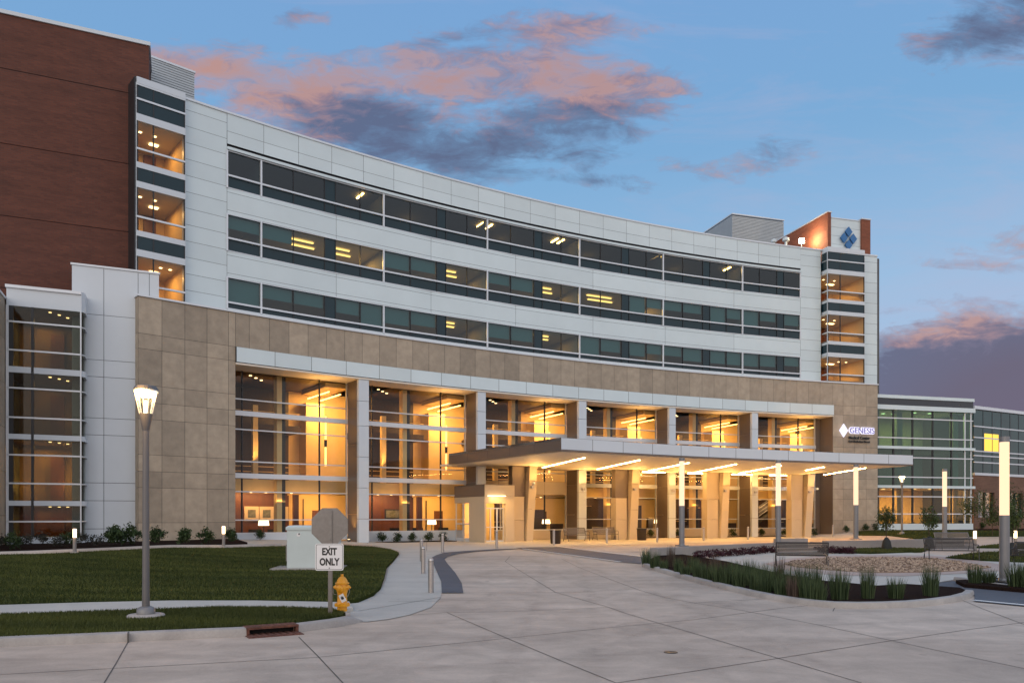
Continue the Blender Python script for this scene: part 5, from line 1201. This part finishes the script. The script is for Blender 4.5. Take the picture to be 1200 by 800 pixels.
mb = MB(); mb.lathe([(.07,0),(.07,.012)], (.42,-.012,chh-.33), 14, 0, 'y'); mb.build('sticker', 'signw', UC); mb = MB(); mb.lathe([(.03,0),(.03,.02)], (.44,-.012,chh-.30), 10, 0, 'y'); mb.build('lock', 'dark', UC)
mb = MB(); mb.box(-.05, -.004, .1, .25, .3, .9); mb.build('hinge', 'galv', UC)
# a small iron cover in the drive
g = G(786, 764); mb = MB(); mb.lathe([(.11,0),(.11,.008)], (0,0,0), 14); o = tag(mb.build('access_cover', 'dark'), 'small round dark iron cover set in the concrete drive', 'cover'); o.location = g

# ------------------------------------------------------------------ planting
def blades(n, r, h, lean, w, seed, top=0., pvlo=0., pvhi=1.):
    R2 = random.Random(seed); mb = MB()
    for _ in range(n):
        t = R2.uniform(0, 6.283); rr = r*math.sqrt(R2.random())*.5; x, y = rr*math.cos(t), rr*math.sin(t)
        a = R2.uniform(0, 6.283); hh = h*R2.uniform(.45, 1.0); ln = lean*R2.uniform(.1, 1.)*(rr/(r*.5)+.25)
        dx, dy = math.cos(t)*ln, math.sin(t)*ln; wx, wy = math.cos(a)*w, math.sin(a)*w; p = R2.uniform(pvlo, pvhi)
        m = Vector((x+dx*.35, y+dy*.35, hh*.55)); e = Vector((x+dx, y+dy, hh))
        mb.face([(x-wx,y-wy,0), (x+wx,y+wy,0), (m.x+wx*.8,m.y+wy*.8,m.z), (m.x-wx*.8,m.y-wy*.8,m.z)], 0, p); mb.face([(m.x-wx*.8,m.y-wy*.8,m.z), (m.x+wx*.8,m.y+wy*.8,m.z), tuple(e)], 0, min(1, p+.15))
    return mb
def leafball(n, rx, rz, zc, size, seed, stems=0, flat=.0, clumps=0):
    R2 = random.Random(seed); mb = MB(); cs = []
    for _ in range(clumps):
        t = R2.uniform(0, 6.283); u = R2.uniform(-1, 1); q = math.sqrt(1-u*u); f = R2.uniform(.35, .85); cs.append((rx*f*q*math.cos(t), rx*f*q*math.sin(t), zc+rz*f*u, R2.uniform(-.25, .25)))
    for _ in range(n):
        if cs:
            c = R2.choice(cs); s = .36; x = c[0]+R2.gauss(0, rx*s*.6); y = c[1]+R2.gauss(0, rx*s*.6); z = c[2]+R2.gauss(0, rz*s*.6); tone = c[3]
        else:
            t = R2.uniform(0, 6.283); u = R2.uniform(-1, 1); q = math.sqrt(1-u*u); f = R2.random()**.4; x, y, z = rx*f*q*math.cos(t), rx*f*q*math.sin(t), zc+rz*f*u; tone = 0
        if z < .02: continue
        a = Vector((R2.gauss(0,1), R2.gauss(0,1), R2.gauss(0,1))).normalized(); b = a.cross(Vector((R2.gauss(0,1), R2.gauss(0,1), R2.gauss(0,1)))).normalized()
        s = size*R2.uniform(.6, 1.3); c = Vector((x, y, z)); p = max(0, min(1, R2.random()*.6+.2+tone))
        mb.face([c-a*s, c+b*s*.45, c+a*s, c-b*s*.45], 0, p)
    return mb
hid = []
GR = []
for k in range(5):
    o = blades(230, .42, [.76,.66,.80,.60,.72][k], .17, .009, 50+k, 0, 0, .85).build('grass_plant', 'orn'); GR.append(o)
GR.append(blades(210, .40, .80, .13, .008, 77, 0, .1, 1).build('grass_plant', 'ornr'))
used = set()
def put(proto, loc, rz, scale, label, cat, group):
    if proto.name not in used: o = proto; used.add(proto.name)
    else: o = proto.copy(); COL.objects.link(o)
    o.location = loc; o.rotation_euler = (0, 0, rz); o.scale = (scale[0], scale[0], scale[1]); tag(o, label, cat, group); return o
gp = [(757,661,.9,1.1,1),(767,665,.9,.9,0),(778,667,.8,.7,3),(786,664,.8,1.15,5),(795,671,.8,.8,0),(803,674,.9,.7,3),(812,671,.9,.9,4),(818,677,.9,.85,0),(828,679,.9,.9,1),(838,673,.9,1,5),(842,683,1,.9,0),(852,684,1,1,1),(860,678,1,.95,4),(866,688,1,.95,0),(873,686,1,.95,3),(878,680,.9,1.15,1),(886,691,1,.95,0),(892,684,.9,1,4),
      (896,694,1,.9,1),(905,692,1,1.05,0),(913,687,.8,1.25,5),(916,698,1,1,3),(925,694,1.0,1.1,0),(930,700,.9,.8,5),(940,694,.8,1.25,1),(945,701,1,.9,4),(955,697,1,1.35,1),(952,703,.9,.8,0),(960,703,.9,.8,3),(984,702,1.15,1.15,0),(1016.5,701,.85,1.15,2),(1050,701,1,.9,1),(1091,698,1,1.15,2)]
gp.sort()
for i, (px, py, sx_, sz_, kd) in enumerate(gp):
    put(GR[kd], G(px, py, .09), random.uniform(0, 6), (sx_*.82, sz_), nth(i)+' ornamental grass clump from the left in the kerbed island bed', 'ornamental grass', 'ornamental grasses in the island bed')
for i, (px, py, s, kd, l) in enumerate([(1143,682.5,.8,2,'sparse grass clump at the left end of the small right bed'), (1159,682.5,.75,1,'grass clump just left of the largest light column'), (1192,686.5,1.05,0,'dense grass clump at the right picture edge'), (1208,688,1,4,'grass clump cut by the right picture edge')]):
    put(GR[kd], G(px, py, .12), i, (s, s), l, 'ornamental grass', 'ornamental grasses in the right bed')
# purple barberry along the low walls
PB = [leafball(420, .34, .20, .16, .045, 90+k, clumps=8).build('barberry_shrub', 'purple') for k in range(3)]
pos = [(818,654),(828,653),(838,652.3),(848,651.5),(858,651),(868,650),(878,649.3),(888,648.6),(898,647.8),(907,647.2),(963,647.5),(972,648),(981,648),(990,648.4),(999,648.6)]
for i, (px, py) in enumerate(pos): put(PB[i % 3], G(px, py, .02), i*1.3, (1.15, 1.05), nth(i)+' purple barberry from the left along the low walls', 'shrub', 'purple barberries along the low walls')
# round shrubs
RS = [leafball(700, .36, .34, .36, .05, 200+k, clumps=16).build('round_shrub', 'shrub') for k in range(3)]
pos = [(303.5,632.5),(448,629.5),(466,629.3),(484,629),(502,628.5),(519,628.2)]
desc = ['single round shrub before the left lobby bay', 'first round shrub from the left before the second lobby bay', 'second round shrub from the left before the second lobby bay', 'third round shrub from the left before the second lobby bay', 'fourth round shrub from the left before the second lobby bay', 'fifth round shrub before the second lobby bay, beside its door']
for i, ((px, py), l) in enumerate(zip(pos, desc)):
    put(RS[i % 3], pt(S(px,GO+.75),GO+.75,zg(*pt(S(px,GO+.75),GO+.75,0)[:2])), i, (1.0, 1.0), l, 'shrub', 'round clipped shrubs')
pos = [(762,'between the bin and the white column'), (794,'right of the first white column under the canopy'), (859,'right of the third pier'), (892,'left of the fourth pier'), (919,'just left of the fourth pier'), (954,'right of the fourth pier'), (991,'first before the stone wall'), (1014,'second before the stone wall'), (1026,'at the right corner of the stone wall')]
for i, (px, l) in enumerate(pos):
    of = GO+.6 if px < 950 else L0+.6
    q = pt(S(px,of),of,0); q.z = zg(q.x,q.y)+.05; put(RS[i % 3], q, i*2., (.95, 1), 'round clipped shrub '+l, 'shrub', 'round clipped shrubs')
for i, px in enumerate((1070,1081,1096,1110,1121,1133,1150)):
    q = G(px, 620.3, .0); q.z = zg(q.x,q.y)+.05; put(RS[i % 3], q, i, (1.1, 1.1), nth(i)+' round shrub from the left before the green glass wing', 'shrub', 'round clipped shrubs')
mb = MB(); cbox(mb, S(435,GO+.75), S(531,GO+.75), .3, .46, GO+.2, GO+1.3); struct(mb.build('mulch_bed', 'mulch'))
mb = MB(); cbox(mb, S(750,GO+.7), S(930,GO+.7), .3, .45, GO+.2, GO+1.2); struct(mb.build('mulch_bed', 'mulch'))
# left planting: dark low plants, taller green shrubs
DS = [leafball(360, .42, .32, .32, .05, 300+k, clumps=10).build('dark_shrub', 'shrubd') for k in range(3)]
TS = [leafball(620, .48, .46, .52, .075, 330+k, clumps=12).build('green_shrub', 'shrub') for k in range(3)]
pos = [(-8,645,0,.9),(4,644,0,1),(15,643.5,1,.85),(31,642,0,1),(50,641.2,0,1.05),(67,640.5,0,1),(83,640,1,.75),(97,639.5,0,.9),(111,639.2,0,1),(128,638.6,1,.8),(140,638.2,1,1.05),(153,637.6,1,1.05)]
for i, (px, py, kd, s) in enumerate(pos):
    put((TS if kd else DS)[i % 3], G(px, py, .16), i*1.7, (s, s), nth(i)+' low shrub from the left in front of the glazed wing and white pylon', 'shrub', 'shrubs before the left wing')
for i, (px, py, s) in enumerate([(184,638,.92),(214,637.6,.95),(241,637,.9),(270,636.5,.85)]):
    put(TS[i % 3], G(px, py, .16), i, (s, s*.95), nth(i)+' green shrub from the left against the stone wall', 'shrub', 'shrubs before the stone wall')
# saplings with watering bags, small trees
def sapling(g, h, cr, ch, label, seed, m='tree', bag=True, n=900):
    r = thing('sapling' if bag else 'small_tree', label, 'tree', g, seed, 'young trees right of the drive')
    mb = MB(); R2 = random.Random(seed); mb.tube([(0,0,0),(.02,.01,h*.4),(0,0,h*.9)], [.035,.028,.01], 6)
    for k in range(9):
        t = R2.uniform(0,6.28); z = h*R2.uniform(.4,.75); mb.tube([(0,0,z),(cr*.45*math.cos(t),cr*.45*math.sin(t),z+ch*.2),(cr*.8*math.cos(t),cr*.8*math.sin(t),z+ch*.3)], [.014,.009,.004], 5)
    mb.build('trunk', 'bark', r)
    leafball(n, cr, ch/2, h-ch*.48, .07, seed+5, clumps=26).build('crown', m, r)
    if bag:
        bgm = MB(); bgm.lathe([(.26,0),(.27,.05),(.20,.45),(.10,.62),(.05,.66)], n=12); smooth_by_angle(bgm.build('watering_bag', 'bag', r), 60)
sapling(G(1039,643.8,.05), 2.35, .48, 1.5, 'leafy sapling with a black watering bag before the second low wall', 21)
sapling(G(1089,642,.05), 2.4, .45, 1.6, 'thin sapling with a black watering bag behind the grey bench', 33)
sapling(G(1186,652,.05), 2.5, .5, 1.6, 'sapling with a black watering bag right of the largest light column', 44)
sapling(G(1141,627,.05), 3.3, 1.25, 2.3, 'broad small tree before the corner of the glass wing', 55, 'tree', False, 1500)
sapling(G(1163,625.5,.05), 2.2, 1.0, 1.7, 'low bright green tree before the brown brick annex', 66, 'tree', False, 1100)
sapling(G(1190,626,.05), 3.6, 1.2, 2.6, 'dark small tree behind the largest light column', 77, 'shrub', False, 1400)

# gravel stones and grass blades (uncountable)
def inside(poly, x, y):
    c = False; n = len(poly)
    for i in range(n):
        x1, y1 = poly[i]; x2, y2 = poly[(i+1) % n]
        if (y1 > y) != (y2 > y) and x < (x2-x1)*(y-y1)/(y2-y1)+x1: c = not c
    return c
def pts_in(poly, n, rnd):
    xs = [p[0] for p in poly]; ys = [p[1] for p in poly]; out = []
    while len(out) < n:
        x = rnd.uniform(min(xs), max(xs)); y = rnd.uniform(min(ys), max(ys))
        if inside(poly, x, y): out.append((x, y))
    return out
R3 = random.Random(5)
def stuff_mesh(name, V, Fc, mats, mi=None, pv=None):
    me = bpy.data.meshes.new(name); me.from_pydata(V, [], Fc)
    for m in mats: me.materials.append(M_[m])
    if pv is not None: me.attributes.new('panel', 'FLOAT', 'FACE').data.foreach_set('value', pv)
    o = bpy.data.objects.new(name, me); COL.objects.link(o); o['kind'] = 'stuff'; return o
gp2 = [(v.x, v.y) for v in (G(*p, .05) for p in GRAV)]; V = []; Fc = []; pv = []
for x, y in pts_in(gp2, 5200, R3):
    i = len(V); s = R3.uniform(.025, .065); z = zg(x, y)+.05; a = R3.uniform(0, 3); c, d = math.cos(a)*s, math.sin(a)*s; hgt = s*R3.uniform(.5, 1.0)
    V += [(x+c,y+d,z), (x-d*.7,y+c*.7,z), (x-c,y-d,z), (x+d*.7,y-c*.7,z), (x+c*.4,y+d*.4,z+hgt), (x-c*.4,y-d*.4,z+hgt*.9)]
    Fc += [(i,i+1,i+4), (i+1,i+5,i+4), (i+1,i+2,i+5), (i+2,i+3,i+5), (i+3,i+4,i+5), (i+3,i,i+4)]; pv += [R3.random()]*6
M_['pebble'] = leaf_mat('pebble_stone', (.10, .06, .04), (.50, .38, .28), .8)
stuff_mesh('gravel', V, Fc, ['pebble'], None, pv)
def turf(pix, dz, n, h, w, name):
    poly = [(v.x, v.y) for v in (G(*p, dz) for p in pix)]; V = []; Fc = []; pv = []
    for x, y in pts_in(poly, n, R3):
        i = len(V); z = zg(x, y)+dz; a = R3.uniform(0, 6.28); l = R3.uniform(0, .6)*h; hh = h*R3.uniform(.5, 1.1); c, d = math.cos(a)*w, math.sin(a)*w; b = R3.uniform(0, 6.28)
        V += [(x-c,y-d,z), (x+c,y+d,z), (x+math.cos(b)*l,y+math.sin(b)*l,z+hh)]; Fc.append((i,i+1,i+2))
        t = .5+.42*math.sin(x*.9+y*2.1+math.sin(x*.35)*2)*math.sin(y*1.1) +.16*math.sin(y*4.2+x*.5); pv.append(max(0, min(1, t*.6+R3.random()*.45)))
    stuff_mesh(name, V, Fc, ['blade'], None, pv)
turf(LAWN, .10, 90000, .06, .012, 'lawn_grass')
turf(VERGE, .13, 52000, .065, .007, 'verge_grass')
for poly in LR: turf(poly, .07, 5000, .08, .02, 'lawn_grass')
